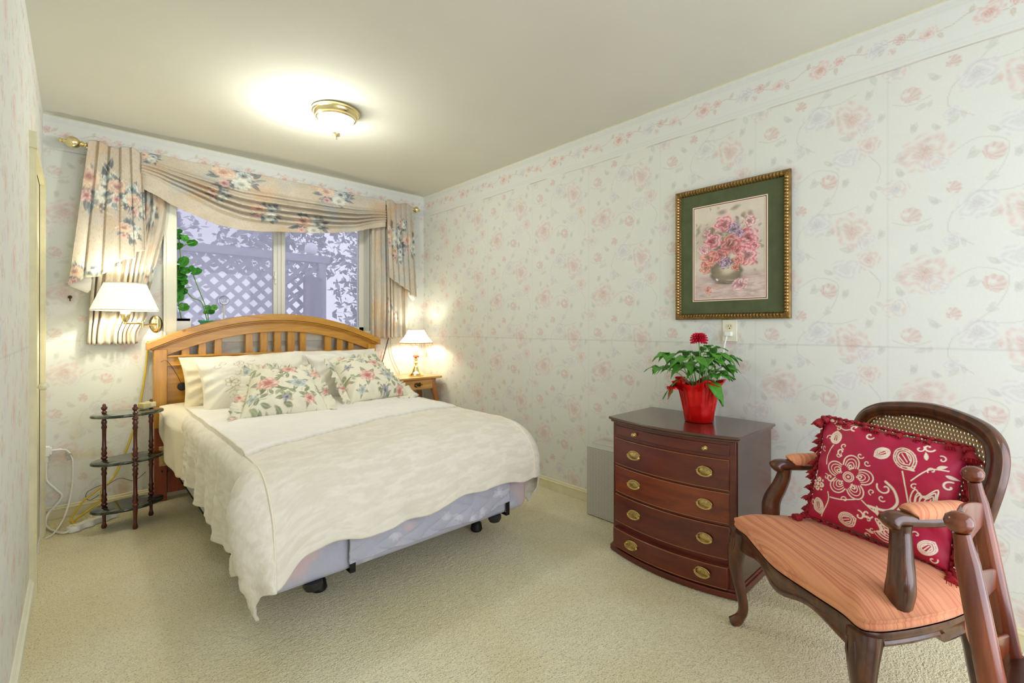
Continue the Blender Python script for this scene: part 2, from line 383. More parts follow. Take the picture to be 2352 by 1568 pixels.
A, C, nu, nv = wallgrid('l', yl, zl, lambda P: np.stack([np.full(len(P), XL), P[:, 0], P[:, 1]], 1), lambda P: paper(np.stack([P[:, 0], P[:, 1]], 1)))
o = bigmesh('wall_left', A, C, nu, nv, M['paper'], keep=lambda c: ~((c[:, 1] > 2.93) & (c[:, 1] < 3.62) & (c[:, 2] < 1.93)), flip=False); o['kind'] = 'structure'
# front wall behind the camera with a wide opening, assumed to let daylight in
fm = mat('front_wall_paint', PB, .8)
b = MB(); GX0, GX1, GZ1 = .15, 2.35, 2.15
for x0, x1, z0, z1 in ((XL, GX0, 0, H), (GX1, XR, 0, H), (GX0, GX1, GZ1, H)): b.box(x0, x1, YF-.08, YF, z0, z1)
struct('wall_front', b, fm)
b = MB()
for x0, x1 in ((GX0, GX0+.05), ((GX0+GX1)/2-.03, (GX0+GX1)/2+.03), (GX1-.05, GX1)): b.box(x0, x1, YF-.07, YF-.02, 0, GZ1)
b.box(GX0, GX1, YF-.07, YF-.02, GZ1-.05, GZ1)
struct('assumed_window', b, M['vinyl'], bevel=.004)  # frame of the assumed, unseen opening added for the rear daylight
# outer shell (solid back of the walls)
shell = mat('outer_wall', hx(200, 200, 205), .8)
b = MB()
for x0, x1, z0, z1 in ((XL-.06, WX0, 0, H), (WX1, XR+.06, 0, H), (WX0, WX1, 0, WZ0), (WX0, WX1, WZ1, H)): b.box(x0, x1, YB+.16, YB+.18, z0, z1)
b.box(XR+.002, XR+.06, YF-.08, YB+.17, 0, H+.1); b.box(XL-.10, XL-.06, YF-.08, YB+.17, 0, H+.1); b.box(XL-.1, XR+.06, YF-.08, YB+.18, H+.02, H+.1)
struct('wall_outer', b, shell, smooth=False)
# ceiling
b = MB(); b.box(XL, XR, YF, YB, H, H+.015); struct('ceiling', b, M['ceiling'], smooth=False)
# carpet
def carpet():
    m = bpy.data.materials.new('cut_pile_carpet'); m.use_nodes = True; N, L = nodes(m); bs = N['Principled BSDF']; bs.inputs['Roughness'].default_value = .95; bs.inputs['Sheen Weight'].default_value = .4
    bs.inputs['Specular IOR Level'].default_value = .1
    tc = N.new('ShaderNodeTexCoord')
    def noise(sc, det=3, dist=0., vs=(1, 1, 1)):
        mp = N.new('ShaderNodeMapping'); mp.inputs['Scale'].default_value = vs; L.new(tc.outputs['Object'], mp.inputs[0])
        n = N.new('ShaderNodeTexNoise'); n.inputs['Scale'].default_value = sc; n.inputs['Detail'].default_value = det; n.inputs['Distortion'].default_value = dist; L.new(mp.outputs[0], n.inputs['Vector']); return n.outputs['Fac']
    fine = noise(170, 3); mid = noise(38, 3, .5, (1, 1.8, 1)); big = noise(2.2, 4, .4)
    def rampc(s, p0, p1, a, bb):
        r = N.new('ShaderNodeValToRGB'); r.color_ramp.elements[0].position = p0; r.color_ramp.elements[1].position = p1
        r.color_ramp.elements[0].color = tuple(a)+(1,); r.color_ramp.elements[1].color = tuple(bb)+(1,); L.new(s, r.inputs[0]); return r.outputs[0]
    base = rampc(big, .35, .65, hx(240, 229, 184), hx(250, 243, 208))
    spk = rampc(fine, .30, .46, (.56, .52, .44), (1, 1, 1)); sp2 = rampc(mid, .30, .5, (.92, .91, .88), (1, 1, 1))
    def mul(a, c):
        x = N.new('ShaderNodeMix'); x.data_type = 'RGBA'; x.blend_type = 'MULTIPLY'; x.inputs['Factor'].default_value = 1; L.new(a, x.inputs[6]); L.new(c, x.inputs[7]); return x.outputs[2]
    L.new(mul(mul(base, spk), sp2), bs.inputs['Base Color'])
    ad = N.new('ShaderNodeMath'); ad.operation = 'ADD'; L.new(fine, ad.inputs[0]); L.new(mid, ad.inputs[1])
    bp = N.new('ShaderNodeBump'); bp.inputs['Strength'].default_value = .9; bp.inputs['Distance'].default_value = .012; L.new(ad.outputs[0], bp.inputs['Height']); L.new(bp.outputs[0], bs.inputs['Normal'])
    return m
M['carpet'] = carpet()
b = MB(); b.box(XL, XR, YF, YB, -.03, 0.); struct('floor', b, M['carpet'], smooth=False)
# baseboards
def base_profile(h=.085): return [(0, 0), (.013, 0), (.013, h*.66), (.016, h*.70), (.016, h*.78), (.009, h*.84), (.009, h*.93), (.004, h), (0, h)]
def baseboard(name, p0, p1, nrm, m, h=.085):
    b = MB(); R = []
    for p in (p0, p1): R.append([(p[0]+nrm[0]*a, p[1]+nrm[1]*a, z+.001) for a, z in base_profile(h)])
    b.rings(R); struct(name, b, m, smooth=False)
M['old_cream'] = mat('aged_cream_paint', hx(222, 216, 180), .45, noise=(14, .10))
baseboard('baseboard_right', (XR, YF, 0), (XR, YB, 0), (-1, 0), M['old_cream'], .075)
baseboard('baseboard_back', (XL, YB, 0), (XR, YB, 0), (0, -1), M['old_cream'], .075)
baseboard('baseboard_left', (XL, YF, 0), (XL, 2.84, 0), (1, 0), M['white_paint'])
# caulk lines along the ceiling
b = MB(); b.box(XR-.004, XR, YF, YB, H-.004, H); b.box(XL, XR, YB-.004, YB, H-.004, H)
struct('trim_3', b, M['old_cream'], smooth=False)
# door on the left wall with its casing
b = MB(); b.box(XL-.045, XL-.003, 2.90, 3.65, 0, 1.95); dd = struct('door_1', b, M['old_cream'], bevel=.002)
b = MB(); b.lathe([(.0, .052), (.012, .05), (.017, .04), (.014, .028), (.006, .02), (.006, .004), (.016, .002), (.016, 0)], (XL-.003, 3.02, .88), 16, Matrix.Rotation(PI/2, 3, 'Y')); obj('door_knob', b, M['cream_paint'], dd)
b = MB()
def casing(y0, y1):
    b.box(XL, XL+.016, y0, y1, 0, 1.93); b.box(XL, XL+.022, y0+.012, y0+.026, 0, 1.93); b.box(XL, XL+.020, y1-.02, y1-.006, 0, 1.93)
casing(2.845, 2.935); casing(3.625, 3.70); b.box(XL, XL+.018, 2.845, 3.70, 1.93, 1.97); b.box(XL, XL+.022, 2.835, 2.875, 1.915, 1.985)
b.box(XL, XL+.022, 3.66, 3.71, 1.905, 1.98); b.box(XL, XL+.024, 2.84, 2.90, 0, .105)
struct('trim_1', b, M['old_cream'], smooth=False)
# window: frame, sashes, panes
b = MB(); c0 = YB-.018
b.box(WX0-.075, WX0, c0, YB, WZ0-.06, WZ1+.07); b.box(WX1, WX1+.075, c0, YB, WZ0-.06, WZ1+.07); b.box(WX0-.0748, WX1+.0748, c0-.0006, YB-.001, WZ1, WZ1+.075); b.box(WX0-.0748, WX1+.0748, c0-.0006, YB-.001, WZ0-.075, WZ0)
b.box(WX0-.075, WX0-.062, c0-.008, YB, WZ0-.06, WZ1+.07); b.box(WX1+.062, WX1+.075, c0-.008, YB, WZ0-.06, WZ1+.07)
win = struct('window_1', b, M['white_paint'], bevel=.002)
b = MB(); b.box(WX0-.012, WX0, YB-.012, YB+.17, WZ0, WZ1); b.box(WX1, WX1+.012, YB-.012, YB+.17, WZ0, WZ1); b.box(WX0, WX1, YB-.012, YB+.17, WZ0-.015, WZ0); b.box(WX0, WX1, YB-.012, YB+.17, WZ1, WZ1+.012)
obj('window_reveal', b, M['vinyl'], win, smooth=False)
g0, g1 = YB+.125, YB+.165
b = MB(); b.box(WX0, WX0+.018, g0-.01, g1, WZ0, WZ1); b.box(WX1-.045, WX1, g0-.01, g1, WZ0, WZ1); b.box(WX0, WX1, g0-.01, g1, WZ0, WZ0+.035); b.box(WX0, WX1, g0-.01, g1, WZ1-.03, WZ1)
obj('window_frame', b, M['vinyl'], win, bevel=.003, smooth=False)
b = MB(); b.box(1.150, 1.180, g0-.014, g1-.012, WZ0+.03, WZ1-.03); b.box(1.205, 1.235, g0-.03, g1-.02, WZ0+.03, WZ1-.03); b.box(1.180, 1.205, g0-.02, g1-.016, WZ0+.03, WZ1-.03)
obj('sash_stile', b, M['vinyl'], win, bevel=.003, smooth=False)
b = MB(); b.box(1.156, 1.172, g0-.028, g0-.012, 1.50, 1.60); b.box(1.150, 1.166, g0-.040, g0-.024, 1.535, 1.565); obj('sash_latch', b, M['white_plastic'], win, bevel=.003)
def glassmat(name, haze):  # milky haze mixed into the pane material, paling the outdoor view
    m = bpy.data.materials.new(name); m.use_nodes = True; N, L = nodes(m); N.remove(N['Principled BSDF']); out = N['Material Output']
    tr = N.new('ShaderNodeBsdfTransparent'); gl = N.new('ShaderNodeBsdfGlossy'); gl.inputs['Roughness'].default_value = .02; df = N.new('ShaderNodeBsdfTranslucent'); df.inputs[0].default_value = (.86, .86, .95, 1)
    fr = N.new('ShaderNodeFresnel'); fr.inputs[0].default_value = 1.35; m1 = N.new('ShaderNodeMixShader'); m2 = N.new('ShaderNodeMixShader'); m2.inputs[0].default_value = haze
    L.new(tr.outputs[0], m2.inputs[1]); L.new(df.outputs[0], m2.inputs[2]); L.new(fr.outputs[0], m1.inputs[0]); L.new(m2.outputs[0], m1.inputs[1]); L.new(gl.outputs[0], m1.inputs[2]); L.new(m1.outputs[0], out.inputs[0]); return m
b = MB(); b.box(WX0+.018, 1.155, g0+.008, g0+.012, WZ0+.035, WZ1-.03); obj('glass_pane', b, glassmat('thick_haze_glass', .42), win, smooth=False)
b = MB(); b.box(1.23, WX1-.045, g0+.002, g0+.006, WZ0+.035, WZ1-.03); obj('glass_pane', b, glassmat('thin_haze_glass', .30), win, smooth=False)
# ------------------------------------------------------------------ CEILING LIGHT
t = thing('ceiling_light', 'brass flush mount ceiling light with frosted white glass bowl, glowing', 'ceiling light', (1.115, 2.72, H))
b = MB(); b.lathe([(0, 0), (.133, 0), (.136, -.008), (.134, -.016), (.126, -.020), (.122, -.034), (.114, -.040), (.113, -.048), (.106, -.054), (.100, -.052), (.0, -.03)], (1.115, 2.72, H-.0005), 48); obj('rim', b, M['brass'], t)
b = MB(); pr = [(.098*math.cos(a)**.8, -.05-.085*math.sin(a)) for a in np.linspace(0, PI/2*.98, 14)]
b.lathe(pr+[(0, -.135)], (1.115, 2.72, H), 40); glow = mat('lit_frosted_glass', (1, 1, 1), .3, emit=(1., .985, .93), es=14); obj('glass_bowl', b, glow, t)
b = MB(); b.lathe([(0, -.130), (.026, -.133), (.024, -.143), (.010, -.150), (.005, -.156), (.008, -.160), (.006, -.165), (.0, -.168)][::-1], (1.115, 2.72, H), 20); obj('finial', b, M['brass'], t)
point('ceiling_bulb', (1.03, 2.775, H-.20), 10.5, (1., .99, .90), .06)

# ------------------------------------------------------------------ CURTAINS
TAU, TAU2 = hx(184, 172, 152), hx(212, 203, 188)
SLATE, CREAMF, PEACH, ROSEF = hx(88, 98, 108), hx(214, 218, 206), hx(220, 182, 160), hx(206, 154, 152)
def drape_colors(P, seeds, base=None):
    """P: flat cloth coordinates in metres"""
    p = Paint(P, TAU)
    x, y = P.T
    f = fbm(x*7+3, y*7, 4); g = fbm(x*5+30, y*6+9, 3)
    p.C = TAU*(1-f[:, None])+TAU2*f[:, None]
    o = sm(.52, .75, g)[:, None]*.5; p.C = p.C*(1-o)+hx(206, 170, 128)*o
    o = sm(.55, .8, fbm(x*6+70, y*6+40, 3))[:, None]*.45; p.C = p.C*(1-o)+hx(176, 188, 194)*o
    p.C *= (1-.15*sm(.66, .8, vn(x*220, y*220)))[:, None]
    for (cx, cy, s, sd) in seeds:
        r = random.Random(sd)
        for k in range(30):
            a = r.random()*6.28; d = s*(.25+.80*r.random()); p.leaf((cx+d*math.cos(a)*.9, cy+d*math.sin(a)*.9), a+r.uniform(-.7, .7), s*.75, s*.16, SLATE if k % 3 else hx(120, 140, 150), .8)
        for k in range(14):
            a = r.random()*6.28; d = s*r.random(); p.line(cat([(cx+d*math.cos(a), cy+d*math.sin(a)), (cx+d*math.cos(a+.5)*1.3, cy+d*math.sin(a+.5)*1.3), (cx+d*math.cos(a+.7)*1.8, cy+d*math.sin(a+.7)*1.6)], 5), s*.022, hx(224, 218, 200), .7)
        p.rose((cx-s*.55, cy+s*.35), s*.62, PEACH, hx(182, 124, 112), hx(236, 214, 192), 12, 0, .95, 1, sd); p.rose((cx+s*.45, cy+s*.30), s*.5, hx(170, 184, 188), SLATE, hx(226, 230, 222), 11, 1, .95, 1, sd+2)
        p.rose((cx+s*.30, cy-s*.45), s*.52, CREAMF, hx(150, 160, 150), hx(236, 236, 224), 9, 0, .95, 1, sd+3); p.rose((cx-s*.55, cy-s*.6), s*.34, ROSEF, hx(180, 100, 104), hx(238, 208, 200), 8, 0, .9, 1, sd+5)
    return p.C
ct = thing('curtain_rod', 'brass curtain rod with round finials above the window', 'curtain rod', (1.16, 3.85, 2.245))
b = MB(); b.tube([(.04, 3.85, 2.245), (2.30, 3.85, 2.245)], .013, 12); obj('rod', b, M['brass'], ct)
FIN = [(0, 0), (.018, 0), (.020, .005), (.014, .010), (.011, .018), (.020, .024), (.020, .030), (.015, .034), (.028, .045), (.036, .060), (.038, .074), (.034, .090), (.022, .103), (.012, .108), (.008, .118), (.014, .126), (.013, .134), (.005, .140), (0, .141)]
for x, sgn in ((.045, -1), (2.300, 1)):
    b = MB(); ax = Matrix.Rotation(sgn*PI/2, 3, 'Y'); q = .62 if sgn > 0 else .92; b.lathe([(r*(.82 if sgn > 0 else .92), z*q) for r, z in FIN], (x, 3.85, 2.262), 22, ax); obj('finial', b, M['brass'], ct)
for x in (.10, 1.16, 2.24):
    b = MB(); b.box(x-.008, x+.008, 3.85, YB-.001, 2.235, 2.25); b.box(x-.012, x+.012, YB-.008, YB-.001, 2.20, 2.29); obj('bracket', b, M['brass'], ct)
def panel(name, xf, z0, z1, npl, amp, y, label, seeds, grp=None, nu=240, nz=60, seed=0):
    """xf(v)->(xa,xb) left and right edge at height fraction v (0 bottom, 1 top)"""
    A = np.zeros((nz, nu, 3)); P = np.zeros((nz, nu, 2))
    for j in range(nz):
        v = j/(nz-1); xa, xb = xf(v); u = np.linspace(0, 1, nu); ph = 2*PI*npl*(u+.035*np.sin(u*9+seed)+.012*np.sin(v*5+u*7))
        dep = amp*(.75+.45*np.sin(u*13+seed))*(1+.5*(1-v)**2)
        A[j, :, 0] = xa+(xb-xa)*u+.35*dep*np.sin(2*ph)*.5; A[j, :, 1] = y-dep*(np.abs(np.sin(ph/2))**.8*2-1)
        A[j, :, 2] = z0+(z1-z0)*v+.006*np.sin(ph)*(1-v)**3; P[j, :, 0] = u*(xb-xa)*2.1+seed; P[j, :, 1] = z0+(z1-z0)*v
    b = MB(); b.grid(A); o = obj(name, b, M['attr_cloth'], colors=drape_colors(P.reshape(-1, 2), seeds), angle=80, solid=.002)
    return tag(o, label, 'curtain', grp)
panel('curtain', lambda v: (.042-.0*v+.06*v, .335+.105*sm(.15, .8, v)-.05*sm(.16, .05, v)), 1.045, 2.22, 9, .016, 3.880, 'pleated floral curtain panel on the left side of the window, behind the wall lamp', [(.55, 1.9, .07, 3), (.25, 1.62, .06, 4), (.6, 1.5, .06, 9)])
panel('curtain', lambda v: (1.905, 2.262), 1.055, 2.22, 8, .016, 3.882, 'pleated floral curtain panel on the right side of the window, above the end table', [(1.9+.35, 1.35, .05, 5), (1.9+.6, 1.7, .06, 6), (1.9+.5, 1.25, .05, 8)], seed=1.9)
# swag valance
LOW = [(.300, 2.050), (.40, 2.005), (.451, 1.972), (.60, 1.915), (.725, 1.872), (.86, 1.858), (1.00, 1.862), (1.126, 1.880), (1.32, 1.897), (1.52, 1.925), (1.72, 1.962), (1.86, 2.010), (2.020, 2.052)]
nu, nv = 260, 110; A = np.zeros((nv, nu, 3)); P = np.zeros((nv, nu, 2))
for j in range(nv):
    v = j/(nv-1); x = np.linspace(.300, 2.022, nu); u = (x-.30)/1.722
    zt = 2.283+.002*np.sin(x*20); zb = np.interp(x, *np.array(LOW).T); sag = np.sin(PI*u)
    # folds follow curves that leave the upper left and meet at the upper right
    vv = v**1.0; z = zt+(zb-zt)*vv
    w = vv*(1+.0*u); fold = np.zeros(nu)
    for c, s, a in ((.36, .034, .040), (.475, .032, .062), (.585, .028, .072), (.69, .030, .066), (.80, .030, .040)):
        cc = c+.10*(u-.5)-.28*(1-sm(0, .4, u))*(c-.1)+.16*sm(.75, 1, u)*(.35-c); fold += a*np.exp(-((w-cc)/s)**2)
    fold *= (.25+.75*np.minimum(1, sag*1.4)); bulge = .030*np.sin(PI*min(vv*.95, 1))*sag+.012*sag
    A[j, :, 0] = x; A[j, :, 1] = 3.833-bulge-fold; A[j, :, 2] = z-.30*fold
    P[j, :, 0] = x; P[j, :, 1] = 2.28-(2.28-z)*1.55
b = MB(); b.grid(A)
A2 = A.copy(); 
o = obj('swag_valance', b, M['attr_cloth'], colors=drape_colors(P.reshape(-1, 2), [(.83, 2.19, .13, 11), (1.55, 2.20, .12, 12), (1.02, 1.86, .09, 13), (.34, 2.24, .05, 14), (1.35, 1.78, .11, 17), (.72, 1.98, .06, 21)]), angle=80, solid=.002)
tag(o, 'floral swag valance draped across the top of the window', 'valance')
b = MB()
def jabot(top, bot_fn, npl, seeds, label, y0, nu=220, nz=80, off=0.):
    A = np.zeros((nz, nu, 3)); P = np.zeros((nz, nu, 2)); u = np.linspace(0, 1, nu)
    bx, bz = bot_fn(u); tx = top[0]+(top[1]-top[0])*u
    s = u*npl; fr = s-np.floor(s)
    for j in range(nz):
        v = j/(nz-1)
        A[j, :, 0] = tx+(bx-tx)*v+.006*np.sin(fr*PI)*v; A[j, :, 2] = top[2]+.012*np.sin(s*2.1)*(1-v)**8+(bz-top[2])*v
        A[j, :, 1] = y0+.020*(np.clip((fr-.0)/.88, 0, 1))-.020*np.clip((fr-.88)/.12, 0, 1)-.016*v*np.sin(PI*fr)-.01*v
        P[j, :, 0] = u*(top[1]-top[0])*1.3+off; P[j, :, 1] = A[j, :, 2]
    b = MB(); b.grid(A); o = obj('jabot', b, M['attr_cloth'], colors=drape_colors(P.reshape(-1, 2), seeds), angle=50, solid=.002)
    tag(o, label, 'curtain'); return o
def botL(u):
    z = interp([(0, 1.40), (.10, 1.425), (.20, 1.45), (.36, 1.462), (.375, 1.47), (.42, 1.485), (.50, 1.545), (.62, 1.575), (.75, 1.59), (.78, 1.60), (.80, 1.63), (1, 1.648)], u)
    return interp([(0, -.040), (.36, .095), (.40, .115), (.75, .262), (.8, .268), (1, .325)], u), z
jl = jabot((.050, .305, 2.285), botL, 5, [(.09, 2.02, .12, 31), (.22, 2.00, .085, 32), (.31, 1.93, .08, 33), (.24, 1.76, .055, 34), (.05, 1.46, .06, 35)], 'floral side cascade with stepped hem at the left end of the curtain rod', 3.818)
def botR(u):
    z = interp([(0, 1.60), (.06, 1.585), (.5, 1.52), (.7, 1.49), (.75, 1.45), (1, 1.435)], u)
    return interp([(0, 2.045), (.5, 2.18), (1, 2.325)], u), z
jr = jabot((2.022, 2.288, 2.287), botR, 5, [(2.07, 1.97, .10, 41), (2.12, 1.82, .07, 42), (2.30, 1.92, .09, 43), (2.2, 2.10, .05, 44)], 'floral side cascade with slanted hem at the right end of the curtain rod', 3.818, off=2.0)
b = MB(); L0 = np.array([[(2.24, 3.835, 1.50), (2.265, 3.84, 1.43), (2.30, 3.84, 1.40)], [(2.285, 3.838, 1.52), (2.30, 3.835, 1.46), (2.322, 3.835, 1.41)], [(2.31, 3.838, 1.54), (2.315, 3.838, 1.48), (2.325, 3.838, 1.43)]]); b.grid(L0)
obj('lining', b, M['white_cotton'], jr, solid=.0015, label='white lining showing below the hem')
b = MB(); b.grid(np.array([[(-.045, 3.845, 1.42), (-.03, 3.845, 1.395), (.045, 3.845, 1.36)], [(.0, 3.85, 1.45), (.04, 3.85, 1.42), (.055, 3.85, 1.375)], [(.06, 3.85, 1.47), (.065, 3.85, 1.44), (.06, 3.85, 1.38)]])); obj('lining', b, M['white_cotton'], jl, solid=.0015, label='white lining showing below the hem')

# ------------------------------------------------------------------ BED
hb = thing('bed', 'honey pine slatted headboard with arched top rail and black metal bed frame', 'bed', (1.14, 3.85, 0))
HY0, HY1 = 3.835, 3.868; HC = 1.14
def arch(x): return 1.235-.205*((x-HC)/.814)**2*1.0
# arched cap
def archstrip(b, x0, x1, y0, y1, zf0, zf1, n=40):
    R = []
    for k in range(n+1):
        x = x0+(x1-x0)*k/n; R.append([(x, y0, zf0(x)), (x, y1, zf0(x)), (x, y1, zf1(x)), (x, y0, zf1(x))])
    b.rings(R)
b = MB(); archstrip(b, .326, 1.954, 3.795, 3.885, lambda x: arch(x)-.030, lambda x: arch(x)+.018)
archstrip(b, .350, 1.930, 3.810, 3.880, lambda x: arch(x)-.044, lambda x: arch(x)-.028); archstrip(b, .358, 1.922, 3.818, 3.878, lambda x: arch(x)-.054, lambda x: arch(x)-.042)
HBd = obj('top_rail', b, M['pine_h'], hb, bevel=.004, angle=30)
b = MB(); archstrip(b, .372, 1.908, 3.826, 3.874, lambda x: arch(x)-.115, lambda x: arch(x)-.050)
obj('arch_rail', b, M['pine_h'], hb, bevel=.002, angle=30)
for x0, x1 in ((.364, .436), (1.844, 1.916)):
    b = MB(); b.box(x0, x1, 3.812, 3.885, .49, arch((x0+x1)/2)-.06); obj('post', b, M['pine'], hb, bevel=.004)
    b = MB(); b.box(x0+.004, x1, 3.835, 3.88, 0.002, .49); obj('foot_post', b, M['pine_red'], hb, bevel=.003)
for x0, x1 in ((.515, .562), (.612, .658), (.708, .753), (.902, .951), (1.001, 1.052), (1.098, 1.148), (1.195, 1.247), (1.286, 1.333), (1.481, 1.535), (1.583, 1.634), (1.680, 1.726)):
    b = MB(); b.box(x0, x1, 3.838, 3.866, .955, arch((x0+x1)/2)-.10); obj('slat', b, M['pine'], hb, bevel=.003)
b = MB(); b.box(.430, 1.85, 3.828, 3.872, .900, .965); b.box(.430, 1.85, 3.820, 3.876, .950, .962); b.box(.430, 1.85, 3.822, 3.874, .893, .903); mr = obj('middle_rail', b, M['pine_h'], hb, bevel=.003)
b = MB()
for k in range(3):
    for sg in (-1, 1):
        pts = [(.475+.028*k+.012*math.cos(a)*a*.18*sg, 3.8265, .932+.010*sg*math.sin(a)*(.4+a*.12)) for a in np.linspace(0, 4.4, 14)]; b.tube(pts, .0012, 5)
obj('carved_leaf', b, M['pine'], mr)
b = MB(); b.box(.430, 1.85, 3.840, 3.866, .36, .90); obj('panel', b, M['pine_h'], hb, bevel=.002)
b = MB(); b.box(.44, 1.84, 3.842, 3.864, .05, .36); obj('lower_panel', b, M['pine_red'], hb, label='reddish unfinished lower board')
b = MB(); b.box(.392, .500, 3.826, 3.840, .235, .365); pl = obj('bolt_plate', b, M['old_brass'], hb, label='rusty metal bolt plate with screw holes', bevel=.002)
for x, z in ((.41, .20), (.44, .195), (.468, .197), (.41, .345), (.48, .345)):
    b = MB(); b.lathe([(0, 0), (.005, 0), (.005, .003), (0, .003)], (x, 3.836, z), 10, Matrix.Rotation(PI/2, 3, 'X')); obj('screw', b, M['black_metal'], hb)
BX0, BX1, BY0, BY1 = .475, 1.825, 1.815, 3.795
M['frame'] = M['black_metal']
b = MB()
for x in (BX0+.03, BX1-.03): b.box(x-.02, x+.02, BY0+.06, BY1+.04, .165, .170); b.box(x-.02, x-.016, BY0+.06, BY1+.04, .165, .20)
for y in (BY0+.25, 2.8, 3.6): b.box(BX0+.01, BX1-.01, y-.02, y+.02, .158, .163)
obj('side_rail', b, M['frame'], hb, smooth=False)
for x in (BX0+.30, BX1-.17):
    for y in (BY0+.26, 3.5):
        b = MB(); b.lathe([(0, .002), (.028, .002), (.034, .012), (.028, .045), (.018, .055), (.016, .16), (0, .16)], (x, y, 0), 18); obj('leg', b, M['frame'], hb)
for x in (.795, 1.635):    # black end clamps on the foot of the box
    b = MB(); b.box(x, x+.024, BY0-.014, BY0-.009, .175, .34); b.box(x, x+.024, BY0-.014, BY0+.12, .170, .175); obj('foot_bracket', b, M['frame'], hb, bevel=.001)
for x in (.66, 1.58):
    b = MB(); b.lathe([(0, 0), (.028, 0), (.036, .016), (.036, .03), (0, .03)], (x, BY0+.015, .150), 16, None, 1., .9); obj('caster_cup', b, M['black_plastic'], hb)
# box base, covered in lilac grey ticking
def ticking(P, quilt):
    x, z = P.T; base = hx(176, 178, 192); p = Paint(P, base); f = fbm(x*6, z*8, 3); p.C = base*(.93+.14*f[:, None])
    o = sm(.55, .72, fbm(x*5+8, z*7+3, 3))[:, None]*.7; p.C = p.C*(1-o)+hx(214, 184, 180)*o
    r = random.Random(3)
    for k in range(26):
        c = (r.uniform(.45, 1.85), r.uniform(.18, .46)); a = r.random()*6
        for q in range(4): p.leaf(c, a+q*.7, .04, .010, hx(214, 214, 224), .45)
    return p.C
def rbox_grid(x0, x1, y0, y1, z0, z1, r, nseg=6, n=60):
    """rounded box as stacked superellipse-ish rings"""
    R = []
    def outline(ins):
        pts = []; X0, X1, Y0, Y1 = x0+ins, x1-ins, y0+ins, y1-ins; rr = max(r-ins*.3, .01)
        for cx, cy, a0 in ((X1-rr, Y1-rr, 0), (X0+rr, Y1-rr, PI/2), (X0+rr, Y0+rr, PI), (X1-rr, Y0+rr, 3*PI/2)):
            for k in range(nseg+1): a = a0+PI/2*k/nseg; pts.append((cx+rr*math.cos(a), cy+rr*math.sin(a)))
        out = []; m = len(pts)
        for i in range(m):
            p, q = np.array(pts[i]), np.array(pts[(i+1) % m]); d = np.hypot(*(q-p)); k = max(1, int(d/.02)) if d > .03 else 1
            for s in range(k): out.append(p+(q-p)*s/k)
        return out
    prof = [(.03, z0), (.010, z0+.006), (.002, z0+.02)]+[(0, z0+.02+(z1-z0-.04)*k/9) for k in range(1, 9)]+[(.002, z1-.02), (.010, z1-.006), (.03, z1)]
    o0 = outline(0)
    for ins, z in prof:
        c = np.array([(x0+x1)/2, (y0+y1)/2]); ring = []
        for q in o0:
            d = q-c; s = 1-ins/np.maximum(np.abs(d).max(), .05); ring.append((c[0]+d[0]*s, c[1]+d[1]*s, z))
        R.append(ring)
    return R
b = MB(); b.rings(rbox_grid(BX0, BX1, BY0, BY1, .176, .40, .07)); V = np.array(b.v)
o = obj('box_spring', b, M['attr_cloth'], colors=ticking(np.stack([V[:, 0]+V[:, 1]*.8-1.45, V[:, 2]], 1), 0), angle=60)
tag(o, 'lilac grey box spring showing below the duvet at the foot', 'box spring')
# mattress with quilted drop at the foot
b = MB(); b.rings(rbox_grid(BX0+.02, BX1-.02, BY0+.10, BY1, .402, .560, .08)); V = np.array(b.v)
o = obj('mattress', b, M['attr_cloth'], colors=ticking(np.stack([V[:, 0]+V[:, 1]*.8-1.45, V[:, 2]], 1), 0), angle=60); tag(o, 'thick mattress lying under the cream duvet', 'mattress')
nu, nv = 160, 60; A = np.zeros((nv, nu, 3))
for j in range(nv):
    v = j/(nv-1); x = np.linspace(.790, 1.655, nu); z = np.full(nu, .42-.205*v)+.03*v*sm(1.45, 1.66, x)
    s1 = x*16+np.sin(z*60)*.35; s2 = z*24
    q = np.abs(np.sin(s1*1.5+z*38))*np.abs(np.sin(s1*1.5-z*38)); A[j, :, 0] = x; A[j, :, 2] = z+.004*np.sin(x*21)*v; A[j, :, 1] = BY0-.016-.010*q**.5-.004*np.sin(x*14)*v
b = MB(); b.grid(A); V = np.array(b.v)
o = obj('quilted_pad', b, M['attr_cloth'], colors=ticking(V[:, [0, 2]], 1)*1.03, angle=60, solid=.006); tag(o, 'quilted lilac pad hanging over the foot of the box spring', 'mattress pad')
# duvet
def wr(x, y, s): return (fbm(x*s, y*s, 3)-.5)
XLe, XRe, YFe, YHe, ZT = .500, 1.790, 1.985, 3.70, .622
def aL(y): return np.interp(y, [1.9, 2.1, 2.5, 2.95, 3.4, 3.7], [.40, .405, .375, .335, .305, .29])
su = np.concatenate([np.linspace(-1, 0, 66)[:-1], np.linspace(0, 1, 130), np.linspace(1, 2, 60)[1:]])
tv = np.concatenate([np.linspace(-1, 0, 70)[:-1], np.linspace(0, 1, 150)])
Sg, Tg = np.meshgrid(su, tv)
ycl = YFe+(YHe-YFe)*np.clip(Tg, 0, 1)
LA = aL(ycl); LA2 = np.where(Tg < 0, .43, LA); RA = .42
aa = np.where(Sg < 0, -Sg*LA2, np.where(Sg > 1, (Sg-1)*RA, 0)); side = np.where(Sg < 0, -1, np.where(Sg > 1, 1, 0))
bb = np.where(Tg < 0, -Tg*.435, 0)
xin = XLe+(XRe-XLe)*np.clip(Sg, 0, 1)
bbx = bb*(1+.035*np.sin(xin*7+1)+.015*np.sin(xin*23)-.06*(xin-.5)+.24*np.exp(-((xin-XLe)/.075)**2))
rho = (aa**2.5+bbx**2.5)**(1/2.5); th = np.arctan2(bbx, aa+1e-9)          # 0: over the side, pi/2: over the foot
q = np.where(rho > 0, np.sin(th)**2, 0); rad = .055+(.235-.055)*q
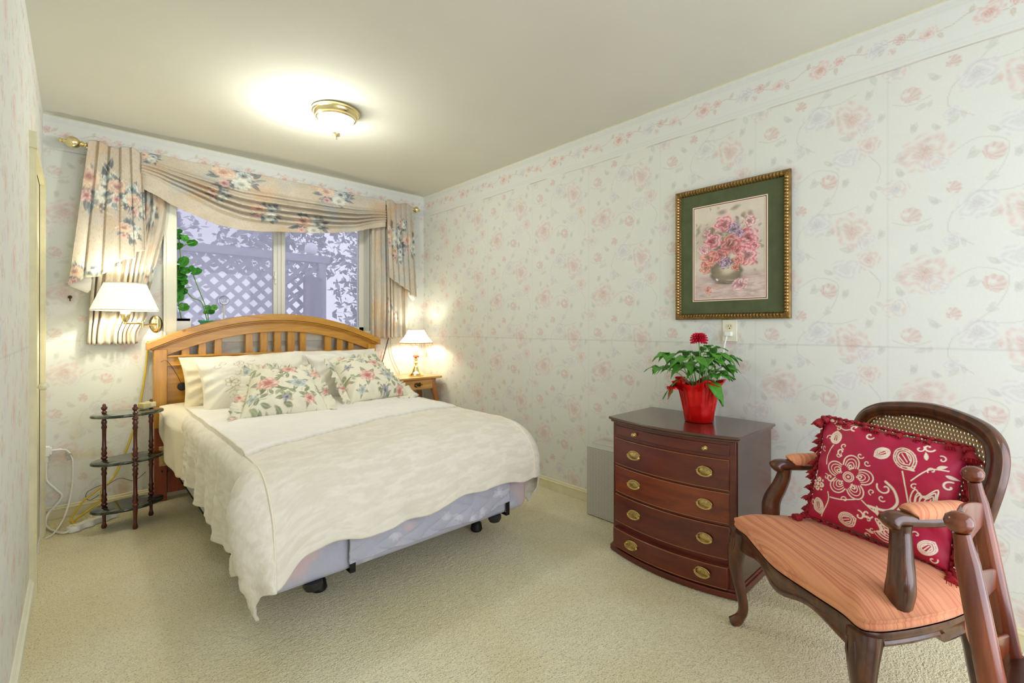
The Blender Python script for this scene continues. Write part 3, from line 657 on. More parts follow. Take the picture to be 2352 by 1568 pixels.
arc = rad*PI/2; ang = np.clip(rho/rad, 0, PI/2)
out = np.where(rho < arc, rad*np.sin(ang), rad+.01*(rho-arc)); out = out-np.where((aa > 0) & (bb > 0), .22*np.maximum(rho-arc-.08, 0)*np.sin(2*th), 0); drop = np.where(rho < arc, rad*(1-np.cos(ang)), rad+(rho-arc)*.99)
corner = (aa > 0) & (bb > 0)
# vertical folds grow with the drop
per = np.where(corner, th*.33, 0)+np.where(bb > 0, 0, ycl)+np.where(aa > 0, 0, xin)
hang = np.clip((rho-rad)/.3, 0, 1)
fold = np.where(side != 0, .018*np.sin(ycl*21+2*np.sin(ycl*5))+.010*np.sin(ycl*47+1), 0)*(1-q)+q*(.010*np.sin(xin*17)+.006*np.sin(xin*41))
fold = fold+np.where(corner, .030*np.sin(th*2)*np.clip(rho/.4, 0, 1)+.020*np.sin(th*8+1)*hang, 0)
out = out+fold*hang
cx = np.cos(th); cy = np.sin(th)
X = xin+side*np.where(rho > 0, cx, 0)*out+np.where((aa > 0) & (bb > 0) & (side < 0), .20*np.maximum(rho-.22, 0)*np.sin(2*th), 0); Y = ycl-np.where(rho > 0, cy, 0)*out
puff = .026*np.sin(PI*np.clip((X-XLe+.05)/(XRe-XLe+.1), 0, 1))**.6*np.sin(PI*np.clip((Y-YFe+.5)/(YHe-YFe+.6), 0, 1))**.5
Z = ZT-drop+puff*(1-hang)+.022*wr(X, Y, 3.2)*(1-hang)+.008*wr(X, Y, 11)*(1-hang*.3)+.004*wr(X, ycl*1.2, 20)
Z = np.maximum(Z, .03)
X = X+side*.010*wr(ycl, rho*4, 13)*np.clip(rho*6, 0, 1)
# side wrinkles (diagonal drag lines) on the left
X = X-np.where(side < 0, .006*np.abs(np.sin(ycl*40+rho*34))*np.clip(rho*5, 0, 1), 0)
Y = Y-np.where(bb > 0, .008*wr(xin, rho*3, 9), 0)
# band step near the head : line from (left, .31 from foot edge) to (right, .60)
band = Y-(2.115+(X-.47)*.27+.03*np.sin((X-.47)*2.3))
Z = Z+.012*sm(-.004, .012, band)*(side == 0)
Z = Z-.010*np.exp(-((band+.004)/.006)**2)*(side == 0)
A = np.stack([X, Y, Z], 2)
fx, fy = Sg*1.29, Tg*1.67
dm = sm(.49, .55, fbm(fx*13, fy*15, 4)); dm2 = sm(.52, .57, fbm(fx*34+9, fy*36, 3)); dam = np.clip(.65*dm+.35*dm2, 0, 1)
c1, c2, c3 = hx(226, 219, 203), hx(236, 231, 218), hx(242, 239, 234)
Cc = c1[None, None]*(1-dam[..., None])+c2[None, None]*dam[..., None]
bm = (sm(0, .01, band)*(side == 0))[..., None]; Cc = Cc*(1-bm)+(c3[None, None]*(1-.03*dam[..., None]))*bm
seam = np.exp(-((band+.002)/.0045)**2)*(side == 0); Cc = Cc*(1-.22*seam[..., None])
b = MB(); b.grid(A)
dv = obj('duvet', b, M['duvet'], colors=Cc.reshape(-1, 3), angle=180, solid=.012); tag(dv, 'cream damask duvet spread over the bed and hanging to the carpet corner', 'duvet')
# piping along the two long edges, following the surface grid
jl0 = int(np.argmin(np.abs(su-0))); jr0 = int(np.argmin(np.abs(su-1)))
for ji, nm in ((jl0, 0), (jr0, 1)):
    pts = A[:, ji][::2].copy(); pts[:, 2] += .0075; pts[:, 0] += (-.002 if nm == 0 else .002); kk = 36; pts[:kk, 1] -= .0085; pts[:kk, 2] -= .004
    b = MB(); b.tube([tuple(p) for p in pts], .0042, 6); obj('piping', b, M['terry'], dv)
# pale sheet corner hanging below the pillow at the head
nu, nv = 50, 40; A = np.zeros((nv, nu, 3))
for j in range(nv):
    v = j/(nv-1); u = np.linspace(0, 1, nu); y = 3.18+.58*u; L = .02+.33*np.sin(PI*np.clip(u*.62+.36, 0, 1))**1.2
    A[j, :, 0] = .50-(.050+.050*sm(0, .6, u))*np.clip(v*3, 0, 1)-.02*v*u-.008*np.sin(u*22+v*3)*v-.008; A[j, :, 1] = y-.06*v; A[j, :, 2] = .632+.02*u-np.maximum(v-.12, 0)*L*1.1
    m = v < .2; A[j, :, 0] = A[j, :, 0]+(.10*(1-v/.2) if m else 0)
b = MB(); b.grid(A); o = obj('bed_sheet', b, M['terry'], solid=.003, angle=180); tag(o, 'plain cream sheet hanging out beside the pillows near the headboard', 'sheet')

# pillows
def pillow(name, c, xa, ya, w, h, th, colf, label, cat_, material='attr_cloth', ruffle=0., pinch=.10, seed=0, flange=0., grp=None, sag=0., tp=0.):
    xa = np.array(xa, float); xa /= np.linalg.norm(xa); ya = np.array(ya, float); ya -= xa*(ya@xa); ya /= np.linalg.norm(ya); na = np.cross(xa, ya)
    n = 110; g = np.linspace(-1, 1, n); U, V_ = np.meshgrid(g, g)
    e = (1-np.abs(U)**3.2)*(1-np.abs(V_)**3.2); e = np.clip(e, 0, 1)**.55
    px = U*w/2*(1-pinch*(1-np.abs(U))*0-pinch*np.abs(V_)**2*(1-np.abs(U)**4)*0)*(1-pinch*.5*(1-V_**2)*np.abs(U)**6); py = V_*h/2*(1-pinch*.5*(1-U**2)*np.abs(V_)**6)
    px = px*(1-tp*(V_+1)/2)
    t = th/2*e+.010*wr(U*1+seed, V_+seed, 3)*e+.006*wr(U+seed, V_, 8)*e
    rim = np.maximum(np.abs(U), np.abs(V_)); t = t+(.003+.10*th*.3)*np.sin(np.arctan2(V_, U)*15+seed+2*np.sin(rim*5))*sm(.55, .95, rim)*(1-sm(.97, 1, rim))
    b = MB(); base = np.array(c, float); F = base+px[..., None]*xa+py[..., None]*ya
    sg = -sag*(V_[..., None]+1)**2*0
    front = F+na*t[..., None]+sg; back = F-na*(t*.8)[..., None]
    b.grid(front); n0 = len(b.v); b.grid(back[:, ::-1])
    P = np.stack([px.ravel(), py.ravel()], 1); Pb = np.stack([px[:, ::-1].ravel(), py[:, ::-1].ravel()], 1)
    C = colf(np.concatenate([P, Pb+.37])) if colf else None
    o = obj(name, b, M[material], colors=C, angle=180)
    tag(o, label, cat_, grp)
    def rim_pt(s, out, zz):     # s in 0..4 around the border
        k = int(s) % 4; f = (s-int(s))*2-1
        q = [(f, -1), (1, f), (-f, 1), (-1, -f)][k]; d = [(0, -1), (1, 0), (0, 1), (-1, 0)][k]
        # rounded corner direction
        cr = abs(f)**6; dn = np.array(d, float); 
        nxt = np.array([(1, 0), (0, 1), (-1, 0), (0, -1)][k] if f > 0 else [(-1, 0), (0, -1), (1, 0), (0, 1)][k], float)
        dd = dn+nxt*cr; dd /= np.linalg.norm(dd); dd *= 1+.25*cr
        return base+xa*(q[0]*w/2*.985+dd[0]*out)*(1-tp*(q[1]+1)/2)+ya*(q[1]*h/2*.985+dd[1]*out)+na*zz, (q[0]*w/2+dd[0]*out, q[1]*h/2+dd[1]*out)
    if ruffle or flange:
        W_ = ruffle or flange; ns = 420 if ruffle else 120; nr = 7; A = np.zeros((nr, ns, 3)); P = np.zeros((nr, ns, 2)); r = random.Random(seed)
        ph = 0; 
        for i in range(ns):
            s = 4*i/ns; ph += (.55 if ruffle else .12)*(1+.5*math.sin(i*.13+seed))
            for j in range(nr):
                f = j/(nr-1); am = (.013 if ruffle else .003)*f**.8
                p3, p2 = rim_pt(s, W_*f*(1+(.12*math.sin(i*.21+seed)+.08*math.sin(i*.5)) *(1 if ruffle else 0)), am*math.sin(ph)+(.012*f*math.sin(i*.05+seed) if ruffle else 0)+(.010*f if ruffle else 0))
                A[j, i] = p3; P[j, i] = p2
        b = MB(); b.grid(A, wrapu=True); C = colf(P.reshape(-1, 2)) if colf else None
        obj('ruffle' if ruffle else 'flange', b, M[material], o, colors=C, angle=180, solid=.0015)
    return o
def chintz(seed):
    def f(P):
        base = hx(232, 228, 208); p = Paint(P, base); r = random.Random(seed)
        GR, GR2, BLU = hx(116, 128, 92), hx(150, 160, 120), hx(152, 160, 172)
        for k in range(110):
            c = (r.uniform(-.32, .75), r.uniform(-.32, .75)); a = r.random()*6.28; L = r.uniform(.03, .06)
            p.line(cat([c, (c[0]+L*math.cos(a+.4), c[1]+L*math.sin(a+.4)), (c[0]+1.8*L*math.cos(a), c[1]+1.8*L*math.sin(a))], 4), .0012, GR, .6)
            for q in range(3): p.leaf((c[0]+q*L*.5*math.cos(a), c[1]+q*L*.5*math.sin(a)), a+(1 if q % 2 else -1)*.8, L, L*.24, GR if r.random() < .6 else GR2, .85)
        S = [((-.09, -.04), .062, 0), ((.07, -.05), .050, 1), ((.03, .09), .042, 0), ((-.05, .13), .028, 1), ((.15, .08), .032, 1), ((-.17, -.14), .03, 1), ((.12, -.17), .034, 0), ((-.17, .08), .026, 2), ((0, -.16), .024, 2), ((.19, -.06), .024, 2),
             ((-.25, -.26), .04, 0), ((.26, -.25), .04, 1), ((-.27, .2), .04, 1), ((.27, .15), .04, 0), ((0, -.27), .035, 0), ((-.13, -.26), .03, 1), ((.13, -.27), .03, 2), ((.27, -.05), .03, 0), ((-.27, -.05), .035, 0), ((0, .27), .035, 1), ((-.13, .26), .03, 0), ((.3, .3), .06, 0), ((.5, .3), .05, 1), ((.4, .5), .05, 0), ((.2, .5), .04, 1), ((.55, .55), .04, 2)]
        for (c, R, ty) in S:
            c = (c[0]+(.03*math.sin(seed)), c[1]+.02*math.cos(seed*2))
            for q in range(5): p.leaf(c, q*1.3+seed, R*1.55, R*.32, GR, .85)
            if ty == 0: p.rose(c, R, hx(228, 150, 142), hx(204, 92, 92), hx(246, 218, 208), 8, 0, .95, 1.1, seed+R*100)
            elif ty == 1: p.rose(c, R, hx(178, 190, 190), BLU, hx(228, 232, 226), 8, 0, .9, 1.1, seed+R*90)
            else: p.rose(c, R, hx(148, 138, 168), hx(96, 86, 120), hx(206, 200, 214), 5, 0, .9, 1., seed)
        for k in range(24): p.blob((r.uniform(-.3, .6), r.uniform(-.3, .6)), .007, .007, 0, [hx(216, 120, 110), hx(150, 140, 170), hx(222, 190, 120)][k % 3], .8)
        return p.C
    return f
def plain(c, seed=0, emb=False):
    def f(P):
        p = Paint(P, c); p.C *= (.97+.05*fbm(P[:, 0]*8, P[:, 1]*8, 3))[:, None]
        if emb:
            th = hx(196, 184, 158); r = random.Random(4)
            for k in range(9):
                cc = (-.22+.045*k+r.uniform(-.01, .01), .115-.012*k*(k > 4)+r.uniform(-.015, .015)); p.curl(cc, .026, r.random()*6, r.random()*6+5, .0021, th, .2, .9)
            for k in range(6):
                cc = (-.18+r.uniform(-.03, .03)+.02*k, -.10+.035*k); p.curl(cc, .03, r.random()*6, r.random()*6+5, .0021, th, .2, .9)
            for cc in ((-.16, -.02), (.02, .03), (-.05, -.09)):
                for q in range(5):
                    a = q*1.257; t_ = np.linspace(0, 2*PI, 14); p.line(np.stack([cc[0]+.022*math.cos(a)+.014*np.cos(t_), cc[1]+.022*math.sin(a)+.014*np.sin(t_)], 1), .0022, th, .9)
                p.blob(cc, .007, .007, 0, hx(150, 130, 100), .9)
            p.line(cat([(-.2, -.08), (-.1, -.04), (0, -.06), (.08, .0), (.10, .08)], 6), .003, th, .9); p.line(cat([(-.06, .10), (.02, .05), (.06, -.04), (.04, -.13)], 6), .003, th, .9)
        return p.C
    return f
pillow('pillow', (.835, 3.665, .79), (1, .03, .02), (0, .30, 1), .70, .36, .20, plain(hx(240, 230, 204)), 'plain cream pillow standing at the back on the left', 'pillow', seed=1, pinch=.14)
pillow('pillow', (1.525, 3.665, .80), (1, 0, .0), (0, .28, 1), .66, .36, .19, plain(hx(242, 240, 234)), 'plain white pillow standing at the back on the right', 'pillow', seed=5, pinch=.14)
pillow('pillow', (.875, 3.44, .785), (1, -.04, .05), (0, .50, .86), .66, .41, .21, plain(hx(240, 236, 222), 0, True), 'white embroidered pillow with looped stitching leaning on the left', 'pillow', seed=2, pinch=.16)
pillow('pillow', (1.52, 3.44, .785), (1, .10, .0), (0, .50, .86), .60, .39, .21, plain(hx(240, 238, 230)), 'white cased pillow leaning on the right, behind a floral cushion', 'pillow', seed=3, pinch=.16)
pillow('cushion', (.900, 2.975, .760), (.97, -.20, .0), (-.02, .84, .50), .46, .42, .20, chintz(3), 'ruffled floral cushion in front on the left, tilted towards the foot of the bed', 'cushion', ruffle=.060, seed=6, tp=.30)
pillow('cushion', (1.50, 3.12, .780), (.97, .12, .0), (-.20, .80, .55), .45, .42, .20, chintz(8), 'ruffled floral cushion on the right of the bed, near the end table', 'cushion', ruffle=.060, seed=9, tp=.25)
#@@PART3
# ------------------------------------------------------------------ DRESSER (bow front, faces the bed side)
DX, DB, DY0, DY1, DT = 2.035, 2.440, .800, 1.415, .690
t = thing('dresser', 'small bow-front mahogany chest of drawers with oval brass handles', 'dresser', (2.24, 1.11, 0))
def bow(y, a=.055): return a*(1-((y-(DY0+DY1)/2)/((DY1-DY0)/2))**2)
def bowslab(b, x_off, y0, y1, z0, z1, xb, a=.055, n=22, prof=None):
    ysn = np.linspace(y0, y1, n); f = [(DX-x_off-bow(y, a), y) for y in ysn]
    pts = [(xb, y0)]+f+[(xb, y1)]
    b.poly([(x, y, z0) for x, y in pts][::-1], (0, 0, z1-z0))
b = MB(); bowslab(b, .0, DY0, DY1, .03, .665, DB, .048); obj('carcass', b, M['mahog'], t, bevel=.002, angle=30)
b = MB(); b.box(DX+.012, DB, DY0-.004, DY0+.002, .05, .665); obj('side_panel', b, M['mahog_side'], t)
b = MB(); b.box(DX+.012, DB, DY1-.002, DY1+.004, .05, .665); obj('side_panel', b, M['mahog_side'], t)
b = MB(); bowslab(b, .022, DY0-.022, DY1+.022, .676, .690, DB+.010); bowslab(b, .012, DY0-.012, DY1+.012, .664, .677, DB+.005); obj('top', b, M['mahog_side'], t, bevel=.005, bseg=3, angle=30, label='polished overhanging top')
b = MB(); bowslab(b, .014, DY0-.016, DY1+.016, .002, .030, DB+.005); bowslab(b, .006, DY0-.008, DY1+.008, .028, .042, DB+.002); obj('plinth', b, M['mahog'], t, bevel=.005, bseg=3, angle=30)
def ovalring(b, y, z, x, ry, rz, w):
    pts = [(x, y+ry*math.cos(a), z+rz*math.sin(a)) for a in np.linspace(0, 2*PI, 25)]; b.tube(pts, w, 6, caps=False)
def handle(par, y, z, x):
    b = MB(); R = []
    for k, (s, dx) in enumerate(((0., -.005), (.55, -.0045), (.8, -.002), (.95, -.004), (1., 0.))):
        R.append([(x+dx, y+.0335*max(s, .02)*math.cos(a), z+.0215*max(s, .02)*math.sin(a)) for a in np.linspace(0, 2*PI, 28, endpoint=False)])
    b.rings(R, caps=False); h = obj('handle_plate', b, M['old_brass'], par, angle=60)
    b = MB(); ovalring(b, y, z, x-.003, .033, .021, .0022)
    for q in (-.7, 0, .7): b.tube([(x-.0045, y+.010*q-.006, z+.012), (x-.0055, y+.012*q, z), (x-.0045, y+.010*q+.006, z-.004)], .0012, 5)
    obj('beaded_edge', b, M['old_brass'], par)
    b = MB(); b.tube(cat([(x-.006, y-.031, z+.001), (x-.013, y-.030, z-.006), (x-.014, y-.018, z-.015), (x-.014, y, z-.018), (x-.014, y+.018, z-.015), (x-.013, y+.030, z-.006), (x-.006, y+.031, z+.001)], 5), .0024, 7)
    for sg in (-1, 1): b.lathe([(0, -.013), (.005, -.012), (.005, -.002), (.003, 0), (0, .0)], (x, y+sg*.031, z+.001), 10, Matrix.Rotation(PI/2, 3, 'Y'))
    obj('bail', b, M['old_brass'], par)
for k, (z1, z0, px) in enumerate(((.588, .456, 0.), (.446, .315, 0.), (.303, .163, 0.), (.138, .046, .022))):
    m = M['mahog_highlight'] if k == 1 else M['mahog']  # brighter mahogany copy paints a highlight onto the second drawer
    b = MB(); bowslab(b, .006+px, DY0+.022, DY1-.022, z0, z1, DX+.05, .052); dr = obj('drawer', b, m, t, bevel=.003, angle=30)
    b = MB(); e = [(DX-.0068-px-bow(y, .052), y) for y in np.linspace(DY0+.024, DY1-.024, 24)]
    b.tube([(x, y, z1-.002) for x, y in e], .0014, 5); b.tube([(x, y, z0+.002) for x, y in e], .0014, 5); obj('bead', b, M['oak_leg'], dr)
    for y in (.915, 1.262):
        handle(dr, y, (z0+z1)/2+(.004), DX-.008-px-bow(y, .052))
b = MB(); bowslab(b, .004, DY0+.022, DY1-.022, .603, .650, DX+.05, .050); tr = obj('pull_out_tray', b, M['mahog'], t, bevel=.002, angle=30)
for y in (.915, 1.262):
    b = MB(); b.lathe([(0, 0), (.009, 0), (.009, .002), (.004, .004), (.004, .010), (.009, .014), (.010, .018), (.007, .022), (0, .023)], (DX-.004-bow(y, .05), y, .627), 16, Matrix.Rotation(-PI/2, 3, 'Y')); obj('knob', b, M['old_brass'], tr)
# potted dahlia
PX, PY, PZ = 2.235, 1.055, DT+.001
t = thing('potted_dahlia', 'potted dahlia with one red bloom in red foil wrap on the chest of drawers', 'plant', (PX, PY, PZ))
b = MB(); R = []
for z, r, am in ((0, .062, 0), (.004, .066, .0), (.05, .072, .0015), (.10, .080, .003), (.15, .088, .005), (.170, .094, .007), (.185, .102, .012), (.196, .106, .016)):
    R.append([(PX+(r+am*math.sin(a*9)+am*.6*math.sin(a*17+1))*math.cos(a), PY+(r+am*math.sin(a*9)+am*.6*math.sin(a*17+1))*math.sin(a), PZ+z+(am*.9*math.sin(a*5+1))) for a in np.linspace(0, 2*PI, 72, endpoint=False)])
R2 = [[(PX+(x-PX)*.97, PY+(y-PY)*.97, z) for x, y, z in r] for r in R[::-1][:-2]]
b.rings(R+R2); pot = obj('foil_wrapped_pot', b, M['foil'], t, angle=60)
b = MB(); b.lathe([(0, .145), (.082, .145), (.082, .150), (0, .154)], (PX, PY, PZ), 20); obj('soil', b, M['soil'], t)
b = MB(); G = np.zeros((7, 12, 3))     # flared foil tongue towards the left of the picture
for j in range(7):
    for i in range(12):
        a = 1.9+.9*(i/11-.5)*1.5; f = j/6; r = .085+.065*f; G[j, i] = (PX+r*math.cos(a)+.006*math.sin(i*2+j), PY+r*math.sin(a), PZ+.150+.055*f-.05*f*f+.008*math.sin(i*2.4+j))
b.grid(G); obj('foil_flap', b, M['foil'], t, solid=.001, angle=60)
def leafmesh(b, base, d, L, w, droop=.3, nrm=(0, 0, 1), lobes=0):
    d = np.array(d, float); d /= np.linalg.norm(d); n0 = np.array(nrm, float); sd = np.cross(d, n0); sd /= np.linalg.norm(sd)+1e-9; n_ = np.cross(sd, d)
    G = np.zeros((9, 5, 3))
    for j in range(9):
        f = j/8; wd = w*math.sin(PI*min(f*.97+.02, 1)**.75)*(1+.12*math.sin(f*26))
        c = np.array(base)+d*L*f-np.array((0, 0, 1))*droop*L*f*f
        for i in range(5): s = (i-2)/2; G[j, i] = c+sd*wd*s+n_*(.25*wd*abs(s)+.004*math.sin(f*12+s*3))
    b.grid(G)
def curvpts(p, q, bend): 
    p = np.array(p, float); q = np.array(q, float); return cat([p, (p+q)/2+np.array(bend), q], 5)
r = random.Random(12)
stem_ends = []
for k in range(16):
    a = k*2.4; L = .07+.10*r.random(); hgt = .21+.12*(1-k/16)+.03*r.random(); q = (PX+L*math.cos(a), PY+L*math.sin(a), PZ+hgt)
    b = MB(); b.tube(curvpts((PX+.02*math.cos(a), PY+.02*math.sin(a), PZ+.15), q, (0, 0, .03)), .0022, 6); obj('stem', b, M['stemgreen'], t); stem_ends.append((q, a))
for (q, a) in stem_ends:
    for s in range(3):
        aa = a+(s-1)*.95+r.uniform(-.2, .2); L = r.uniform(.075, .105); b = MB()
        qq = np.array(q)+np.array((math.cos(aa), math.sin(aa), .2))*.008; leafmesh(b, qq, (math.cos(aa), math.sin(aa), .30+r.uniform(-.25, .25)), L, L*.31, r.uniform(.35, 1.0)); obj('leaf', b, M['leafgreen'], t, solid=.0008, angle=180)
for k in range(12):
    a = k*2.1; z = PZ+.20; L = .10; b = MB(); leafmesh(b, (PX+.07*math.cos(a), PY+.07*math.sin(a), z), (math.cos(a), math.sin(a), -.1), L, L*.32, .9); obj('leaf', b, M['leafgreen'], t, solid=.0008, angle=180)
for k in range(9):
    a = k*.7+.3; z = PZ+.24+.012*k; L = r.uniform(.075, .10); b = MB(); leafmesh(b, (PX+.02*math.cos(a), PY+.02*math.sin(a), z), (math.cos(a), math.sin(a), .15), L, L*.28, .5); obj('leaf', b, M['leafgreen'], t, solid=.0008, angle=180)
FZ = PZ+.415; FX, FY = PX-.0, PY+.0
b = MB(); b.tube(cat([(PX, PY, PZ+.15), (PX+.004, PY-.004, PZ+.28), (FX, FY, FZ-.02)], 6), .0025, 7); obj('stem', b, M['stemgreen'], t)
for s, (dx, dy) in ((.34, (.012, -.028)),):
    b = MB(); b.tube(cat([(PX, PY, PZ+.28), (PX+dx*.6, PY+dy, PZ+s), (PX+dx, PY+dy*1.4, PZ+s+.03)], 5), .0016, 6); obj('stem', b, M['stemgreen'], t)
    for k in range(5): b = MB(); a = k*1.3; leafmesh(b, (PX+dx, PY+dy*1.4, PZ+s+.025), (math.cos(a), math.sin(a), .5), .028, .008, .2); obj('leaf', b, M['leafgreen'], t, solid=.0008, angle=180)
b = MB()
for lay in range(8):
    el = 1.45-lay*.30; n = 5+lay*3 if lay < 6 else 18; L = .020+.0021*lay*2
    for k in range(n):
        a = 2*PI*k/n+lay*.37; d = (math.cos(a)*math.cos(el), math.sin(a)*math.cos(el), math.sin(el))
        up = (-math.cos(a)*math.sin(el), -math.sin(a)*math.sin(el), math.cos(el)); leafmesh(b, (FX, FY, FZ-.006), d, L, .0042, -.05, up)
obj('bloom', b, M['flower_red'], t, solid=.0006, angle=180)
b = MB(); b.lathe([(0, -.024), (.005, -.022), (.009, -.014), (.006, -.006), (0, -.004)], (FX, FY, FZ), 12); obj('calyx', b, M['stemgreen'], t)
b = MB(); leafmesh(b, (PX-.05, PY+.11, PZ+.17), (-.15, .35, -1), .07, .010, .1, (1, 0, .2)); obj('leaf', b, mat('dry_leaf', hx(176, 130, 60), .7), t, solid=.0008, angle=180, label='brown withered leaf')

# ------------------------------------------------------------------ WALL HEATER
def grille():
    m = bpy.data.materials.new('perforated_grey_metal'); m.use_nodes = True; N, L = nodes(m); bs = N['Principled BSDF']; bs.inputs['Roughness'].default_value = .45; bs.inputs['Metallic'].default_value = .15
    tc = N.new('ShaderNodeTexCoord'); sp = N.new('ShaderNodeSeparateXYZ'); L.new(tc.outputs['Object'], sp.inputs[0])
    def cell(s, pitch):
        a = N.new('ShaderNodeMath'); a.operation = 'DIVIDE'; a.inputs[1].default_value = pitch; L.new(s, a.inputs[0])
        f = N.new('ShaderNodeMath'); f.operation = 'FRACT'; L.new(a.outputs[0], f.inputs[0]); g = N.new('ShaderNodeMath'); g.operation = 'SUBTRACT'; g.inputs[1].default_value = .5; L.new(f.outputs[0], g.inputs[0])
        h = N.new('ShaderNodeMath'); h.operation = 'ABSOLUTE'; L.new(g.outputs[0], h.inputs[0]); return h.outputs[0]
    y = cell(sp.outputs[1], .0085); z = cell(sp.outputs[2], .0070)
    mx = N.new('ShaderNodeMath'); mx.operation = 'MAXIMUM'; L.new(y, mx.inputs[0]); L.new(z, mx.inputs[1])
    lt = N.new('ShaderNodeMapRange'); lt.inputs['From Min'].default_value = .19; lt.inputs['From Max'].default_value = .26; L.new(mx.outputs[0], lt.inputs['Value'])
    c = N.new('ShaderNodeMix'); c.data_type = 'RGBA'; L.new(lt.outputs[0], c.inputs['Factor']); c.inputs[6].default_value = (.03, .03, .03, 1); c.inputs[7].default_value = tuple(hx(206, 206, 196))+(1,); L.new(c.outputs[2], bs.inputs['Base Color'])
    return m
t = thing('wall_heater', 'grey perforated metal wall heater half hidden behind the chest of drawers', 'heater', (2.39, 1.58, 0))
M['heater'] = mat('grey_enamel', hx(196, 196, 186), .4)
b = MB(); b.box(2.300, XR-.017, 1.36, 1.795, .004, .425); obj('cabinet', b, M['heater'], t, bevel=.003)
b = MB(); b.box(2.2965, 2.300, 1.372, 1.790, .012, .418); obj('front_grille', b, grille(), t, smooth=False, label='front grille with rows of small holes')
b = MB(); b.box(2.36, XR-.017, 1.36, 1.795, .423, .433); obj('top_cover', b, M['heater'], t, bevel=.002)

# ------------------------------------------------------------------ OUTLET AND CORD
t = thing('wall_outlet', 'ivory duplex outlet on the wall below the framed picture', 'outlet', (XR, 1.0, 1.13))
b = MB(); b.box(XR-.006, XR-.0005, .967, 1.040, 1.078, 1.192); obj('cover_plate', b, mat('papered_plate', hx(232, 230, 212), .6), t, bevel=.002)
for z in (1.155, 1.118):
    b = MB(); b.lathe([(0, 0), (.017, 0), (.017, .003), (0, .003)], (XR-.006, 1.003, z), 24, Matrix.Rotation(-PI/2, 3, 'Y'), sx=.9); rc = obj('receptacle', b, M['ivory_plastic'], t)
    b = MB(); b.box(XR-.0098, XR-.009, .995, .997, z-.001, z+.008); b.box(XR-.0098, XR-.009, 1.008, 1.010, z-.001, z+.007); b.lathe([(0, 0), (.003, 0), (.003, .0008), (0, .0008)], (XR-.009, 1.0025, z-.009), 10, Matrix.Rotation(-PI/2, 3, 'Y')); obj('slot', b, M['black_plastic'], rc, smooth=False)
t = thing('extension_cord', 'white cord plugged into the outlet and dropping behind the red flower pot', 'cord', (XR-.02, 1.0, .9))
b = MB(); b.box(XR-.034, XR-.0102, .985, 1.021, 1.105, 1.130); obj('plug', b, M['white_plastic'], t, bevel=.004)
b = MB(); b.tube(cat([(XR-.028, 1.008, 1.11), (XR-.026, 1.025, 1.04), (XR-.018, 1.035, .95), (XR-.016, 1.055, .85), (XR-.016, 1.075, .76), (XR-.018, 1.08, .60), (XR-.022, 1.10, .30)], 6), .0042, 8); obj('cord', b, M['white_plastic'], t)

# ------------------------------------------------------------------ FRAMED PICTURE
PYa, PYb, PZa, PZb = .717, 1.297, 1.193, 1.901
t = thing('framed_picture', 'framed painting of pink flowers in a round vase with green mat', 'picture', (XR-.02, 1.007, 1.19))
gold = mat('bronze_gold_leaf', (.26, .155, .05), .32, .85, noise=(40, .5))
b = MB(); fw = .036
def fprof(s): return [(0, .003), (0, .016), (.006, .024), (.016, .027), (.026, .022), (.032, .012), (.036, .010), (.036, .003)]
cor = [(PYa, PZa, 1, 1), (PYb, PZa, -1, 1), (PYb, PZb, -1, -1), (PYa, PZb, 1, -1)]
b.rings([[(XR-h, y+sy*w_, z+sz*w_) for w_, h in fprof(0)] for y, z, sy, sz in cor], loop=True); obj('frame_base', b, gold, t, smooth=False)
b = MB()
def bead(b, y, z, hor):
    for (o, rr, ln) in ((0.010, .0085, .0085), (.024, .0065, .0065)):
        ring = []
    R = []
    for k in range(9):
        s = k/8; w_ = .004+.028*s; hh = .020+.013*math.sin(PI*s)**.5-.008*abs(s-.5); ra = .0062*(.75+.4*math.sin(s*PI*2+.6)**2)*(1 if 0 < k < 8 else .4)
        ring = []
        for q in range(8):
            a = 2*PI*q/8; c = ra*math.cos(a); h2 = hh-.006+ra*math.sin(a)*1.1
            ring.append((h2, c, w_))
        R.append(ring)
    return R
def put(b, y, z, dirv, inv):      # dirv: along the rail, inv: towards the picture middle
    R = bead(b, 0, 0, 0); b.rings([[(XR-h, y+dirv[0]*c+inv[0]*w_, z+dirv[1]*c+inv[1]*w_) for h, c, w_ in ring] for ring in R])
ny = 34; nz = 42
for k in range(ny):
    y = PYa+.030+(PYb-PYa-.06)*(k+.5)/ny; put(b, y, PZa, (1, 0), (0, 1)); put(b, y, PZb, (1, 0), (0, -1))
for k in range(nz):
    z = PZa+.030+(PZb-PZa-.06)*(k+.5)/nz; put(b, PYa, z, (0, 1), (1, 0)); put(b, PYb, z, (0, 1), (-1, 0))
obj('frame_moulding', b, mat('ribbed_gold', (.50, .32, .12), .28, .9, noise=(70, .5)), t, label='gilt ribbed moulding')
IY0, IY1, IZ0, IZ1 = .818, 1.197, 1.290, 1.802
def fr(b, y0, y1, z0, z1, w_, x0, x1):
    b.box(x0, x1, y0, y0+w_, z0, z1); b.box(x0, x1, y1-w_, y1, z0, z1); b.box(x0, x1, y0+w_, y1-w_, z0, z0+w_); b.box(x0, x1, y0+w_, y1-w_, z1-w_, z1)
b = MB(); b.box(XR-.012, XR-.003, PYa+.03, PYb-.03, PZa+.03, PZb-.03); obj('mat_board', b, mat('green_suede_mat', hx(84, 92, 60), .85, noise=(14, .22)), t, smooth=False, label='dark green suede mat')
b = MB(); fr(b, IY0, IY1, IZ0, IZ1, .0045, XR-.0145, XR-.012); fr(b, IY0+.009, IY1-.009, IZ0+.009, IZ1-.009, .004, XR-.0145, XR-.012); obj('cream_liner', b, mat('cream_mat', hx(226, 224, 200), .7), t, smooth=False)
